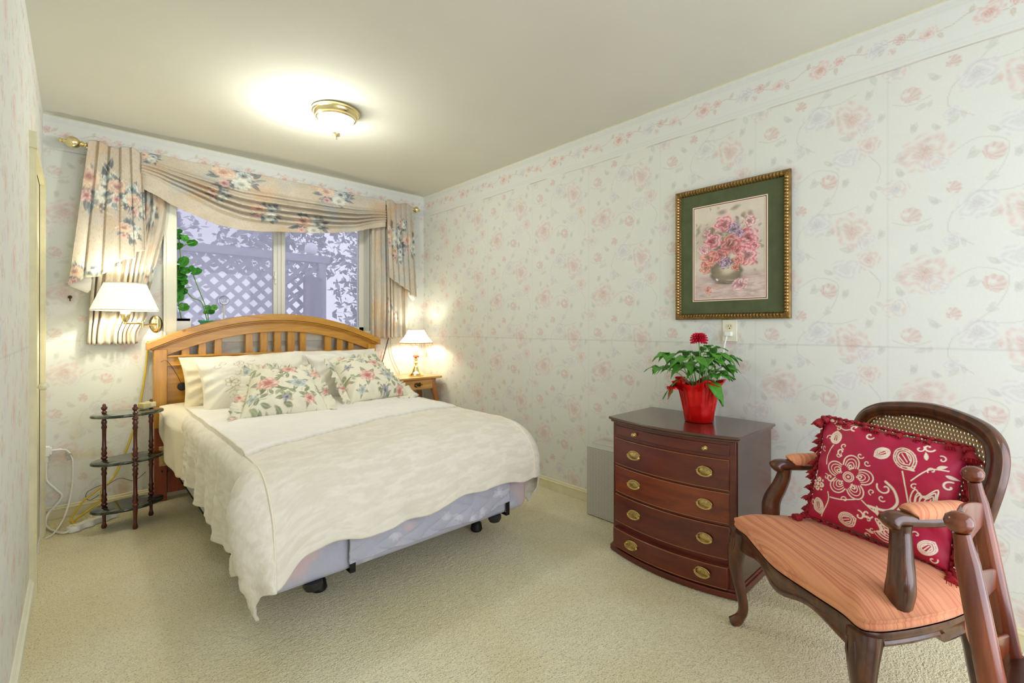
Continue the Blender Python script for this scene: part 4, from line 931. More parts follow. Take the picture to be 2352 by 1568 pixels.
b = MB(); fr(b, IY0+.0045, IY1-.0045, IZ0+.0045, IZ1-.0045, .0045, XR-.0140, XR-.012); obj('red_liner', b, mat('burgundy_mat', hx(150, 50, 62), .7), t, smooth=False)
nyp, nzp = 230, 310; yy = np.linspace(IY0+.012, IY1-.012, nyp); zz = np.linspace(IZ0+.012, IZ1-.012, nzp)
Yg, Zg = np.meshgrid(yy, zz); wI, hI = yy[-1]-yy[0], zz[-1]-zz[0]
Up = (IY1-.012-Yg.ravel())/wI; Vp = (Zg.ravel()-zz[0])/wI   # u to the right as seen, v up, in picture widths (height 1.38)
p = Paint(np.stack([Up+.010*np.sin(Vp*60), Vp], 1), hx(206, 190, 176)); hgt = hI/wI
f = fbm(Up*4, Vp*4, 4)[:, None]; g = fbm(Up*9+9, Vp*22, 4)[:, None]
p.C = hx(186, 172, 158)*(1-f)+hx(232, 222, 206)*f
top = sm(.9, 1.38, Vp)[:, None]; p.C = p.C*(1-.5*top)+hx(226, 216, 196)*.5*top
low = (1-sm(.30, .45, Vp))[:, None]; p.C = p.C*(1-low)+(hx(176, 150, 142)*(1-g)+hx(228, 212, 206)*g)*low
rr = random.Random(5)
for k in range(170):
    c = (.5+rr.gauss(0, .22), .82+rr.gauss(0, .20)); p.blob(c, rr.uniform(.015, .05), rr.uniform(.01, .03), rr.random()*3, [hx(120, 130, 84), hx(150, 150, 108), hx(112, 92, 84), hx(176, 166, 120), hx(206, 190, 150), hx(130, 110, 130)][k % 6], .55, .7)
p.blob((.45, .30), .36, .075, .05, hx(124, 108, 112), .6, .9)
[p.blob((.5+rr.gauss(0, .19), .80+rr.gauss(0, .19)), rr.uniform(.05, .11), rr.uniform(.03, .06), rr.random()*3, [hx(112, 92, 76), hx(128, 70, 72), hx(104, 108, 70), hx(96, 76, 92)][k % 4], .6, .8) for k in range(46)]; p.blob((.47, .39), .25, .20, 0, hx(112, 102, 82), .95, .2); p.blob((.47, .38), .21, .165, 0, hx(158, 146, 122), .75, .6); p.blob((.49, .43), .12, .10, .3, hx(220, 208, 182), .9, .7); p.blob((.33, .28), .03, .015, -.6, hx(238, 240, 244), .9, .5); p.blob((.47, .22), .19, .02, 0, hx(86, 76, 66), .5, .7)
FL = [((.44, 1.09), .125, 0), ((.76, .84), .145, 0), ((.80, 1.07), .085, 1), ((.27, .86), .115, 0), ((.53, .79), .13, 2), ((.76, .60), .14, 0), ((.22, .62), .12, 3), ((.58, 1.00), .08, 4), ((.40, .62), .10, 2), ((.13, .73), .07, 1), ((.46, .52), .085, 4), ((.16, .48), .085, 3), ((.64, .54), .07, 3), ((.66, .19), .095, 1), ((.21, .13), .055, 3), ((.66, .93), .06, 4), ((.18, 1.0), .05, 1), ((.62, .68), .06, 2), ((.86, .72), .07, 0), ((.60, .44), .05, 3)]
PC = [(hx(222, 104, 126), hx(120, 24, 44), hx(248, 190, 196)), (hx(214, 130, 152), hx(140, 50, 72), hx(250, 220, 222)), (hx(190, 88, 92), hx(92, 28, 30), hx(232, 160, 160)), (hx(208, 92, 80), hx(120, 30, 28), hx(244, 176, 160)), (hx(124, 92, 134), hx(64, 40, 76), hx(212, 190, 214))]
for j, (c, R, ty) in enumerate(FL):
    a_, b_, c_ = PC[ty]; R *= 1.12; a_ = a_*.85; p.rose(c, R, a_, b_, c_, 6+j % 3, j, .95, 1.15, j)
    for q in range(12): p.blob((c[0]+rr.gauss(0, R*.5), c[1]+rr.gauss(0, R*.45)), R*.26, R*.11, rr.random()*3, [a_, c_, a_*.7, c_][q % 4], .7, .6)
for k in range(60): p.blob((rr.uniform(.05, .95), rr.uniform(.02, .30)), rr.uniform(.03, .10), .008, rr.uniform(-.15, .15), [hx(236, 222, 214), hx(196, 160, 120), hx(150, 140, 150), hx(206, 140, 110)][k % 4], .5, .7)
A = np.stack([np.full(len(Up), XR-.0128), Yg.ravel(), Zg.ravel()], 1).reshape(nzp, nyp, 3)
b = MB(); b.grid(A[:, ::-1]); obj('painted_print', b, M['paint_attr'], t, colors=p.C.reshape(nzp, nyp, 3)[:, ::-1].reshape(-1, 3), smooth=False, label='pink and red flowers in a round glass vase')

# ------------------------------------------------------------------ ARMCHAIR (local frame: x from far to near end, y to the back)
CH = thing('armchair', 'carved walnut armchair with peach velvet seat and caned back', 'armchair', (1.672, .502, 0), rotz=math.atan2(-.763, -.646), local=True)
velvet = bpy.data.materials.new('peach_velvet'); velvet.use_nodes = True; N, L = nodes(velvet); bs = N['Principled BSDF']; bs.inputs['Roughness'].default_value = .85; bs.inputs['Sheen Weight'].default_value = .2; bs.inputs['Sheen Tint'].default_value = (1, .8, .7, 1)
tc = N.new('ShaderNodeTexCoord'); mp = N.new('ShaderNodeMapping'); mp.inputs['Scale'].default_value = (.8, 110, .8); n1 = N.new('ShaderNodeTexNoise'); n1.inputs['Scale'].default_value = 1.6; n1.inputs['Detail'].default_value = 3
cr = N.new('ShaderNodeValToRGB'); cr.color_ramp.elements[0].position = .34; cr.color_ramp.elements[1].position = .56; cr.color_ramp.elements[0].color = (.56, .17, .085, 1); cr.color_ramp.elements[1].color = (.74, .32, .16, 1)
L.new(tc.outputs['Object'], mp.inputs[0]); L.new(mp.outputs[0], n1.inputs['Vector']); L.new(n1.outputs['Fac'], cr.inputs[0]); L.new(cr.outputs[0], bs.inputs['Base Color'])
def outline(n=120, grow=0.):
    """seat plan: serpentine front, rounded sides, narrower back"""
    pts = [(-.318, .012), (-.30, -.004), (-.24, -.002), (-.14, -.020), (0, -.040), (.14, -.020), (.24, -.002), (.30, -.004), (.318, .012), (.322, .06), (.306, .17), (.272, .30), (.225, .392), (.14, .415), (0, .42), (-.14, .415), (-.225, .392), (-.272, .30), (-.306, .17), (-.322, .06)]
    c = cat(pts, 8, True); c0 = np.array([0, .2]); d = c-c0; return c0+d*(1+grow/np.maximum(np.hypot(d[:, 0], d[:, 1])[:, None], .01))
b = MB(); R = []
for g, z in ((-.06, .372), (-.012, .372), (-.004, .376), (.003, .384), (.002, .392), (-.001, .396), (.003, .400), (.004, .408), (-.003, .418), (-.02, .430), (-.05, .442), (-.09, .450), (-.14, .455), (-.18, .457)):
    R.append([(x, y, z-.010*(abs(x)/.32)**4*(z > .41)) for x, y in outline(grow=g)])
b.rings(R); obj('seat', b, velvet, CH, angle=60, label='peach striped velvet seat with piped edge', local=True)
WAL = M['walnut']
b = MB(); o1 = outline(grow=-.004); o2 = outline(grow=-.030); m = len(o1); V = []
def apz(x, y): return .330-.028*math.cos(min(abs(x)/.26, 1)*2*PI)*.5*(y < .05)-.012+.02*(abs(x) > .28)
R = [[(x, y, .372) for x, y in o1], [(x, y, .360) for x, y in outline(grow=-.001)], [(x, y, .352) for x, y in outline(grow=-.006)], [(x, y, apz(x, y)+.010) for x, y in outline(grow=-.008)], [(x, y, apz(x, y)+.004) for x, y in outline(grow=-.004)], [(x, y, apz(x, y)-.004) for x, y in outline(grow=-.008)], [(x, y, apz(x, y)-.004) for x, y in o2], [(x, y, .372) for x, y in o2]]
b.rings(R, caps=False); obj('apron', b, WAL, CH, angle=50, local=True)
for sg in (-1, 1):
    b = MB(); sp = cat([(sg*.296, .018, .362), (sg*.300, .012, .33), (sg*.308, .002, .28), (sg*.310, .002, .22), (sg*.300, .014, .14), (sg*.292, .022, .07), (sg*.298, .010, .03), (sg*.312, -.006, .004)], 6)
    rd = np.interp(np.linspace(0, 1, len(sp)), [0, .12, .28, .45, .65, .82, .92, 1], [.034, .034, .029, .022, .0165, .0145, .018, .020]); b.tube(sp, rd, 12, sq=.25); lg = obj('leg', b, WAL, CH, angle=60, local=True)
    b = MB()
    for q in (-1, 1): b.tube(cat([(sg*.296+q*.012*sg, -.018, .345), (sg*.300+q*.016*sg, -.022, .31), (sg*.308+q*.008*sg, -.022, .27), (sg*.309+q*.002*sg, -.0165, .21)], 6), .0028, 6)
    obj('carved_scroll', b, WAL, lg, local=True)
    b = MB(); sp = cat([(sg*.225, .375, .37), (sg*.232, .385, .28), (sg*.240, .400, .16), (sg*.250, .430, .004)], 6); b.tube(sp, np.interp(np.linspace(0, 1, len(sp)), [0, .4, 1], [.028, .022, .019]), 10, sq=.3); obj('leg', b, WAL, CH, angle=60, local=True)
    # arm support and arm
    b = MB(); sp = cat([(sg*.268, .120, .385), (sg*.282, .124, .44), (sg*.282, .130, .49), (sg*.264, .146, .545), (sg*.252, .156, .59), (sg*.250, .156, .620)], 6)
    b.tube(sp, np.interp(np.linspace(0, 1, len(sp)), [0, .3, .6, .85, 1], [.024, .026, .021, .019, .022]), 12, sq=.3, ell=1.15); obj('arm_support', b, WAL, CH, angle=60, local=True)
    b = MB(); sp = cat([(sg*.250, .118, .616), (sg*.250, .140, .633), (sg*.250, .18, .632), (sg*.250, .26, .630), (sg*.236, .36, .640), (sg*.222, .430, .650)], 6)
    b.tube(sp, np.interp(np.linspace(0, 1, len(sp)), [0, .08, .2, .6, 1], [.012, .023, .020, .018, .020]), 12, sq=.25, ell=1.15); ar = obj('arm', b, WAL, CH, angle=60, local=True)
    b = MB(); sp = cat([(sg*.250, .180, .645), (sg*.249, .192, .650), (sg*.247, .25, .651), (sg*.243, .32, .653), (sg*.241, .338, .650)], 6)
    b.tube(sp, np.interp(np.linspace(0, 1, len(sp)), [0, .1, .5, .9, 1], [.010, .0225, .024, .0225, .010]), 14, sq=.05, ell=1.1); obj('arm_pad', b, velvet, ar, angle=60, label='peach padded armrest', local=True)
# back: leaning frame with caned panel
def bk(x, z): return (x, .405+.085*(z-.40)/.45-.05*(abs(x)/.24)**2*.6, z)
loop = [(-.195, .485), (-.205, .54), (-.228, .64), (-.243, .74), (-.236, .800), (-.205, .838), (-.14, .862), (0, .878), (.14, .862), (.205, .838), (.236, .800), (.243, .74), (.228, .64), (.205, .54), (.195, .485), (.10, .470), (0, .465), (-.10, .470)]
lp = cat([(x, 0, z) for x, z in loop], 8, True); lp3 = [bk(x, z) for x, _, z in lp]
b = MB(); n = len(lp3); R = []
cen = np.array([0, .45, .67])
for i in range(n):
    p_ = np.array(lp3[i]); t_ = np.array(lp3[(i+1) % n])-np.array(lp3[i-1]); t_ /= np.linalg.norm(t_); nn = np.array([0, 1., -.18]); nn /= np.linalg.norm(nn); od = np.cross(t_, nn); od /= np.linalg.norm(od)
    if od@(p_-cen) < 0: od = -od
    pr = [(-.026, .002), (-.026, -.010), (-.018, -.016), (-.012, -.010), (-.004, -.018), (.006, -.020), (.014, -.013), (.020, -.012), (.024, -.004), (.022, .010), (.0, .016), (-.020, .012)]
    R.append([tuple(p_+od*a+nn*c) for a, c in pr])
b.rings(R, loop=True); BF = obj('back_frame', b, WAL, CH, angle=40, local=True)
for sg in (-1, 1):
    b = MB(); b.tube(cat([(sg*.215, .385, .35), (sg*.205, .398, .42), (sg*.200, .408, .50)], 6), .021, 10, sq=.3); obj('back_post', b, WAL, CH, angle=60, local=True)
cane = bpy.data.materials.new('woven_cane'); cane.use_nodes = True; N, L = nodes(cane); bs = N['Principled BSDF']; bs.inputs['Base Color'].default_value = (.42, .25, .10, 1); bs.inputs['Roughness'].default_value = .5
out = N['Material Output']; tr_ = N.new('ShaderNodeBsdfTransparent'); mx = N.new('ShaderNodeMixShader'); tc = N.new('ShaderNodeTexCoord'); sp_ = N.new('ShaderNodeSeparateXYZ'); L.new(tc.outputs['Object'], sp_.inputs[0])
def ma(op, a, bq=None):
    q = N.new('ShaderNodeMath'); q.operation = op
    for i, s_ in enumerate((a, bq)):
        if s_ is None: continue
        if isinstance(s_, (int, float)): q.inputs[i].default_value = s_
        else: L.new(s_, q.inputs[i])
    return q.outputs[0]
pit = .0125; row = ma('FLOOR', ma('DIVIDE', sp_.outputs[2], pit)); off = ma('MULTIPLY', ma('MODULO', row, 2.), .5)
ux = ma('SUBTRACT', ma('FRACT', ma('ADD', ma('ADD', ma('DIVIDE', sp_.outputs[0], pit), 100.), off)), .5); uz = ma('SUBTRACT', ma('FRACT', ma('DIVIDE', sp_.outputs[2], pit)), .5)
dd_ = ma('SQRT', ma('ADD', ma('MULTIPLY', ux, ux), ma('MULTIPLY', uz, uz))); hole = ma('LESS_THAN', dd_, .30)
L.new(hole, mx.inputs[0]); L.new(bs.outputs[0], mx.inputs[1]); L.new(tr_.outputs[0], mx.inputs[2]); L.new(mx.outputs[0], out.inputs[0])
b = MB(); b.v = [tuple(bk(x*.93, .67+(z-.67)*.93)) for x, _, z in lp]; b.v.append(bk(0, .67)); m = len(lp)
b.f = [(i, (i+1) % m, m) for i in range(m)]; obj('cane_panel', b, cane, BF, angle=60, label='woven cane panel', local=True, solid=.003)
b = MB(); rg = [bk(x*.90, .67+(z-.67)*.905) for x, _, z in lp]; rg = [(x, y-.009, z) for x, y, z in rg]; b.tube(rg+rg[:1], .0032, 6, caps=False); obj('cane_beading', b, M['oak_leg'], BF, local=True)

# red cushion on the armchair
def embroid(P):
    base = hx(176, 8, 52); p = Paint(P, base); x, y = P.T
    f = fbm(x*9, y*9, 3)[:, None]; p.C = hx(172, 6, 34)*(1-f)+hx(178, 8, 74)*f
    w_ = hx(240, 226, 206); T = .0016
    def circ(c, r1, w=T): t_ = np.linspace(0, 2*PI, 22); p.line(np.stack([c[0]+r1*np.cos(t_), c[1]+r1*np.sin(t_)], 1), w, w_)
    def petalring(c, R, n, lay=3, rot=0.):
        for k in range(n):
            a = rot+k*2*PI/n
            for q in range(lay):
                s = 1-.22*q; t_ = np.linspace(-1, 1, 13); rad_ = R*(.30+.70*s*np.cos(t_*1.35)**.6); aa = a+t_*(.56*s); p.line(np.stack([c[0]+rad_*np.cos(aa), c[1]+rad_*np.sin(aa)], 1), T*(1.3 if q == 0 else .9), w_)
            p.curl((c[0]+R*.52*math.cos(a), c[1]+R*.52*math.sin(a)), R*.15, a, a+5, T, w_, .2)
            p.curl((c[0]+R*1.05*math.cos(a+PI/n), c[1]+R*1.05*math.sin(a+PI/n)), R*.14, a, a+5.5, T, w_, .25)
        circ(c, R*.22); circ(c, R*.15); p.blob(c, R*.07, R*.07, 0, w_, .9)
    def tulip(c, R, ang):
        ca, sa = math.cos(ang), math.sin(ang); tr2 = lambda q: (c[0]+R*(q[0]*ca-q[1]*sa), c[1]+R*(q[0]*sa+q[1]*ca))
        for s in (1, .75, .5): p.line([tr2(q) for q in cat([(0, -.9), (-.75*s, -.45*s), (-.85*s, .35*s), (-.35*s, .15), (0, .95*s), (.35*s, .15), (.85*s, .35*s), (.75*s, -.45*s), (0, -.9)], 5)], T*1.1, w_)
        for k in range(-3, 4): p.line([tr2(q) for q in cat([(k*.14, -.5), (k*.2, -.1), (k*.17, .25)], 4)], T*.9, w_)
        for k in (-1, 1): p.curl(tr2((k*.95, .45)), R*.2, 0, 5*k, T, w_, .2)
    def paisley(c, R, ang):
        ca, sa = math.cos(ang), math.sin(ang); tr2 = lambda q: (c[0]+R*(q[0]*ca-q[1]*sa), c[1]+R*(q[0]*sa+q[1]*ca))
        for s in (1, .8, .58): p.line([tr2(np.array(q)*s) for q in cat([(0, -1), (-.6, -.5), (-.62, .2), (-.2, .7), (.3, .62), (.62, .1), (.5, -.55), (0, -1)], 5)], T*1.1, w_)
        for k in range(10): t_ = k/10*2*PI; p.blob(tr2((.88*math.cos(t_)*.72, .88*math.sin(t_)*.8-.1)), R*.07, R*.07, 0, w_, .8)
        for k in (-.2, 0, .2): p.line([tr2((k, -.35)), tr2((k*1.4, .3))], T, w_)
    petalring((-.068, .0), .072, 5, 5, .3)
    paisley((.068, .108), .042, .7); paisley((.012, .105), .026, -.9); paisley((-.135, .115), .026, 3.3); tulip((.142, -.005), .048, -.3); tulip((.055, -.125), .042, .9); paisley((-.060, -.138), .034, 2.0)
    paisley((-.155, -.125), .03, .4); petalring((-.165, -.055), .022, 4, 2); paisley((.15, -.135), .028, 2.6)
    for q, w2 in (([(-.02, -.06), (.03, -.085), (.10, -.075), (.14, -.055)], 1.2), ([(.07, .065), (.085, .02), (.10, -.03)], 1.2), ([(.095, .045), (.13, .09), (.17, .10)], 1.2), ([(-.135, .09), (-.15, .05), (-.145, .02)], 1.2), ([(-.10, .155), (-.12, .15), (-.16, .165)], 1.2), ([(-.115, -.085), (-.08, -.08), (-.04, -.065)], 1.2), ([(.035, .02), (.06, .0), (.072, -.035), (.05, -.065), (.0, -.07)], 2.4), ([(-.14, -.16), (-.12, -.10), (-.125, -.07)], 1.2)):
        p.line(cat(q, 6), T*w2, w_)
    for c, r_, a0, a1 in (((.035, .0), .022, 2, -3.4), ((.09, -.05), .018, 0, 5), ((.0, -.095), .016, 1, 6), ((-.022, -.110), .016, 3, 8), ((.175, .055), .016, 0, -5), ((-.105, .075), .014, 0, 5), ((-.125, -.02), .014, 0, 6), ((.115, .155), .014, 1, 6), ((-.04, .15), .014, 1, 6), ((-.09, .165), .012, 0, 5), ((.0, -.165), .014, 0, 5)):
        p.curl(c, r_, a0, a1, T*1.5, w_, .15)
    for k in range(26):
        q = (((k*37) % 100)/100*.36-.18, ((k*61+13) % 100)/100*.33-.165)
        if abs(q[0]+.068) > .075 or abs(q[1]) > .07: p.curl(q, .011, k, k+5, T*1.1, w_, .2)
    for c, a in (((.145, .10), .5), ((.12, .115), 1.9), ((.165, .085), -.2), ((.10, .075), 2.8), ((-.12, .165), .6), ((-.145, .155), 2.2), ((-.165, .17), 2.8), ((.03, -.09), 2.), ((.09, -.095), -.9), ((.02, -.15), 3.0)):
        p.leaf(c, a, .026, .006, w_, .95, 0); 
    return p.C
bk_c = hx(150, 6, 30)
def embroid2(P):
    h = len(P)//2; n = 110*110
    C = np.tile(bk_c, (len(P), 1)); C[:n] = embroid(P[:n]); return C
rc = None
def hires_pillow():
    global rc
    c = np.array((1.925, .298, .634)); xa = np.array((-.25, -.96, -.06)); xa /= np.linalg.norm(xa); ya = np.array((.20, -.11, .97)); ya -= xa*(ya@xa); ya /= np.linalg.norm(ya); na = np.cross(xa, ya)
    n = 300; g = np.linspace(-1, 1, n); U, V_ = np.meshgrid(g, g); w = .40; h = .365; thk = .12
    e = np.clip((1-np.abs(U)**3)*(1-np.abs(V_)**3), 0, 1)**.55
    px = U*w/2*(1-.05*(1-V_**2)*np.abs(U)**6); py = V_*h/2*(1-.06*(1-U**2)*np.abs(V_)**6)
    t_ = thk/2*e+.010*wr(U+3, V_+3, 3)*e+.005*np.sin(np.arctan2(V_, U)*13)*sm(.55, .95, np.maximum(abs(U), abs(V_)))*(1-sm(.96, 1, np.maximum(abs(U), abs(V_))))
    F = c+px[..., None]*xa+py[..., None]*ya+na*t_[..., None]
    b = MB(); b.grid(F); C = embroid(np.stack([px.ravel(), py.ravel()*1.0], 1))
    G = (c+px[..., None]*xa+py[..., None]*ya-na*(t_*.8)[..., None])[::6, ::6]; n0 = len(b.v); b.grid(G[:, ::-1]); C = np.concatenate([C, np.tile(bk_c, (G.shape[0]*G.shape[1], 1))])
    rc = obj('cushion', b, M['red_silk'], colors=C, angle=180); tag(rc, 'crimson square cushion with white embroidered flowers and tassels on the armchair', 'cushion')
    tas = mat('crimson_tassel', hx(150, 8, 30), .7, noise=(120, .4)); r = random.Random(3)
    # twisted fringe cord along the seam
    pts = []
    for s in np.linspace(0, 4, 260):
        k = int(s) % 4; f = (s-int(s))*2-1; q = [(f, -1), (1, f), (-f, 1), (-1, -f)][k]; pts.append(tuple(c+xa*(q[0]*w/2*1.005)+ya*(q[1]*h/2*1.005)+na*.004*math.sin(s*90)))
    b = MB(); b.tube(pts, [.0055+.0025*math.sin(i*2.1) for i in range(len(pts))], 6, caps=False); obj('fringe_cord', b, tas, rc)
    def tassel(pt, d, L, R0=.0075):
        b = MB(); pt = np.array(pt); d = np.array(d, float); d /= np.linalg.norm(d)
        b.tube([pt, pt+d*L*.12, pt+d*L*.24, pt+d*L*.30, pt+d*L*.6, pt+d*L], [R0*.4, R0*.9, R0*.9, R0*.55, R0*1.3, R0*1.6], 9)
        for q in range(10):
            a = q*.63; o_ = (xa*math.cos(a)+na*math.sin(a))*R0; b.tube([pt+d*L*.3+o_*.4, pt+d*L*.7+o_*1.3, pt+d*L*1.08+o_*1.7], .0011, 4)
        obj('tassel', b, tas, rc)
    for k in range(11):
        f = -1+2*(k+.5)/11
        tassel(c+xa*f*w/2+ya*h/2*1.01+na*.004, na*.4+xa*.5*r.uniform(-1, 1)-ya*.5, .028)
        tassel(c-xa*w/2*1.01+ya*(f+r.uniform(-.06, .06))*h/2, -xa*.5-ya*.8+na*.3*r.uniform(-1, 1), .024+.008*r.random(), .006)
        tassel(c+xa*w/2*1.01+ya*f*h/2+na*.004, xa*.7-ya*.8+na*.3, .034)
    for sx, sy in ((1, 1), (-1, 1), (1, -1), (-1, -1)):
        tassel(c+xa*sx*w/2+ya*sy*h/2+na*.006, na*.5-ya*.9*(1 if sy > 0 else .3)+xa*sx*.25, .045, .0105)
hires_pillow()
# ------------------------------------------------------------------ LADDER BACK CHAIR, close on the right
t = thing('ladder_back_chair', 'dark cherry ladder-back chair seen edge-on at the right edge, round knobs on its posts', 'chair', (1.29, .0, 0))
ch = M['cherry']
def post(x):
    top = np.array((x, .067, .838)); bot = np.array((x, -.062, .002)); d = (bot-top)
    P_ = lambda f: top+d*f+np.array((0, .012*math.sin(PI*f)*0, 0))
    b = MB(); fs = [.045, .06, .075, .10, .2, .35, .5, .62, .75, .9, 1]; rd = [.012, .0125, .0135, .0165, .0180, .0185, .0190, .0195, .019, .016, .013]
    b.tube([P_(f) for f in fs], rd, 18); o = obj('post', b, ch, t, angle=50)
    b = MB(); zax = (-d/np.linalg.norm(d)); rot = Vector((0, 0, 1)).rotation_difference(Vector(zax)).to_matrix()
    b.lathe([(0, .008), (.010, .010), (.0165, .015), (.020, .023), (.0205, .030), (.017, .038), (.009, .043), (0, .0445)][::1], P_(.055), 22, rot, caps=False); obj('knob', b, ch, o, angle=70)
X1, X2 = 1.102, 1.486
post(X1); post(X2)
for z0, hh, cv in ((.735, .070, .022), (.60, .060, .030), (.47, .050, .030)):
    b = MB(); A = np.zeros((9, 40, 3)); B2 = A.copy()
    for i in range(40):
        f = i/39; x = X1+.008+(X2-X1-.016)*f; yb = .067-.129*(.838-z0)/.836+cv*math.sin(PI*f)
        for j in range(9):
            g = j/8-.5; A[j, i] = (x, yb-.006, z0+hh*g*(.70+.35*math.sin(PI*f))+(.030*math.sin(PI*f) if g > 0 else .010*math.sin(PI*f))*g); B2[j, i] = A[j, i]+np.array((0, .012, 0))
    R = [list(map(tuple, A[:, i]))+list(map(tuple, B2[::-1, i])) for i in range(40)]; b.rings(R); obj('ladder_slat', b, ch, t, bevel=.004, angle=50)
SY0, SY1 = -.42, .012
b = MB(); pl = cat([(X1-.02, SY1-.03), (X1+.02, SY1-.005), (1.294, SY1), (X2-.02, SY1-.005), (X2+.02, SY1-.03), (X2+.045, -.2), (X2+.05, SY0+.03), (1.294, SY0), (X1-.05, SY0+.03), (X1-.045, -.2)], 6, True)
b.rings([[(1.294+(x-1.294)*s, -.2+(y+.2)*s, z) for x, y in pl] for s, z in ((.9, .405), (.97, .408), (1, .418), (1, .430), (.975, .440), (.90, .444), (.6, .440), (.2, .438))])
seatm = mat('brown_leather_seat', hx(74, 40, 24), .45, noise=(30, .3)); obj('seat', b, seatm, t, angle=60)
for x in (X1-.03, X2+.03):
    b = MB(); b.tube([(x, SY0+.04, .003), (x, SY0+.04, .10), (x, SY0+.04, .25), (x, SY0+.04, .41)], [.012, .016, .019, .017], 14); obj('leg', b, ch, t)
for z in (.12, .26):
    for x, s_ in ((X1, -.03), (X2, .03)):
        b = MB(); b.tube([(x, -.06+.155*z, z), (x+s_, SY0+.04, z)], .009, 10); obj('stretcher', b, ch, t)
b = MB(); b.tube([(X1-.03, SY0+.04, .16), (X2+.03, SY0+.04, .16)], .009, 10); obj('stretcher', b, ch, t)
b = MB(); b.tube([(X1, -.035, .2), (X2, -.035, .2)], .009, 10); obj('stretcher', b, ch, t)
#@@PART4
# ------------------------------------------------------------------ END TABLE on the right of the bed
t = thing('end_table', 'small golden oak end table with one drawer in the far right corner', 'table', (2.22, 3.73, 0))
TX0, TX1, TY0, TY1, TZ = 1.985, 2.445, 3.565, 3.905, .712
b = MB(); b.box(TX0, TX1, TY0, TY1, TZ-.020, TZ); tp = obj('table_top', b, M['oak'], t, bevel=.006, bseg=3)
b = MB(); b.box(TX0+.045, TX1-.060, TY0+.035, TY1-.03, TZ-.115, TZ-.021); obj('apron', b, M['oak'], t, bevel=.002)
b = MB(); b.box(TX0+.055, TX1-.075, TY0+.026, TY0+.036, TZ-.108, TZ-.030); dr = obj('drawer', b, M['oak'], t, bevel=.003)
hc = ((TX0+TX1)/2-.01, TZ-.070)
b = MB(); R = []
for s, dy in ((.02, .008), (.8, .008), (1, .003), (1.0, 0)): R.append([(hc[0]+s*(.042+.006*math.cos(a*5))*math.cos(a), TY0+.026-dy*.6, hc[1]+s*(.020+.004*math.cos(a*6))*math.sin(a)) for a in np.linspace(0, 2*PI, 40, endpoint=False)])
b.rings(R, caps=True); dark_brass = mat('dark_brass', (.10, .06, .02), .35, .9); hp = obj('handle_plate', b, dark_brass, dr)
b = MB(); b.tube(cat([(hc[0]-.028, TY0+.018, hc[1]+.004), (hc[0]-.02, TY0+.010, hc[1]-.010), (hc[0], TY0+.008, hc[1]-.014), (hc[0]+.02, TY0+.010, hc[1]-.010), (hc[0]+.028, TY0+.018, hc[1]+.004)], 5), .0025, 7); obj('bail', b, M['old_brass'], hp)
for sx, x in ((-1, TX0+.058), (1, TX1-.075)):
    for sy, y in ((-1, TY0+.048), (1, TY1-.045)):
        b = MB(); sp = cat([(x, y, TZ-.025), (x+sx*.012, y+sy*.008, TZ-.13), (x+sx*.030, y+sy*.014, TZ-.22), (x+sx*.022, y+sy*.010, TZ-.40), (x-sx*.002, y, .15), (x+sx*.002, y+sy*.004, .05), (x+sx*.018, y+sy*.010, .003)], 6)
        b.tube(sp, np.interp(np.linspace(0, 1, len(sp)), [0, .2, .4, .8, 1], [.023, .024, .018, .012, .016]), 12, sq=.3); obj('leg', b, M['oak_leg'], t, angle=60)
b = MB(); b.box(TX1-.085, TX1-.040, TY0+.040, TY0+.060, TZ-.040, TZ-.021); b.box(TX1-.07, TX1-.045, TY0+.040, TY0+.058, TZ-.050, TZ-.035); obj('corner_block', b, M['oak_leg'], t, bevel=.004)
# ------------------------------------------------------------------ TABLE LAMP
LX, LY = 2.262, 3.715
t = thing('table_lamp', 'small lit table lamp with beaded fringed shade and brass base on the end table', 'lamp', (LX, LY, TZ+.001))
b = MB(); b.lathe([(0, 0), (.068, 0), (.070, .006), (.066, .012), (.064, .020), (.056, .026), (.040, .045), (.028, .070), (.022, .085), (.012, .092), (.010, .104), (.018, .110), (.022, .118), (.014, .124), (.010, .134), (.016, .142), (.020, .150), (.016, .158), (.008, .162), (.008, .18), (0, .18)], (LX, LY, TZ+.001), 32); obj('base', b, M['brass'], t)
b = MB(); cz = TZ+.175
flo = mat('porcelain_flowers', hx(236, 120, 96), .3, noise=(70, .7))
for k in range(9):
    a = k*2*PI/9; b.lathe([(0, -.010), (.008, -.006), (.011, .0), (.008, .007), (0, .010)], (LX+.018*math.cos(a), LY+.018*math.sin(a), cz+.004*math.sin(k*2)), 10)
obj('flower_ring', b, flo, t, label='coral flower ring around the stem')
b = MB(); b.lathe([(0, .18), (.016, .185), (.018, .20), (.020, .24), (.018, .262), (.010, .27), (0, .27)], (LX, LY, TZ), 20); obj('glass_font', b, mat('cut_glass', (.9, .9, .86), .08, 0, .8, coat=.5, noise=(120, .2)), t)
b = MB(); 
b.tube([(LX+.012, LY-.004, TZ+.178), (LX+.095, LY-.02, TZ+.178)], .0022, 7); b.tube([(LX+.012, LY-.004, TZ+.196), (LX+.095, LY-.02, TZ+.196)], .0022, 7); b.tube([(LX+.095, LY-.02, TZ+.168), (LX+.095, LY-.02, TZ+.206)], .0045, 8); obj('switch_key', b, M['brass'], t)
SH = [(.150, .298), (.146, .306), (.128, .325), (.108, .350), (.092, .376), (.078, .402), (.071, .418), (.068, .420)]
litfab = mat('lit_lamp_fabric', hx(252, 244, 226), .8, emit=(1., .95, .80), es=.85)
b = MB(); R = [[(LX+r*(1+.012*math.cos(12*a))*math.cos(a), LY+r*(1+.012*math.cos(12*a))*math.sin(a), TZ+z) for a in np.linspace(0, 2*PI, 96, endpoint=False)] for r, z in SH]
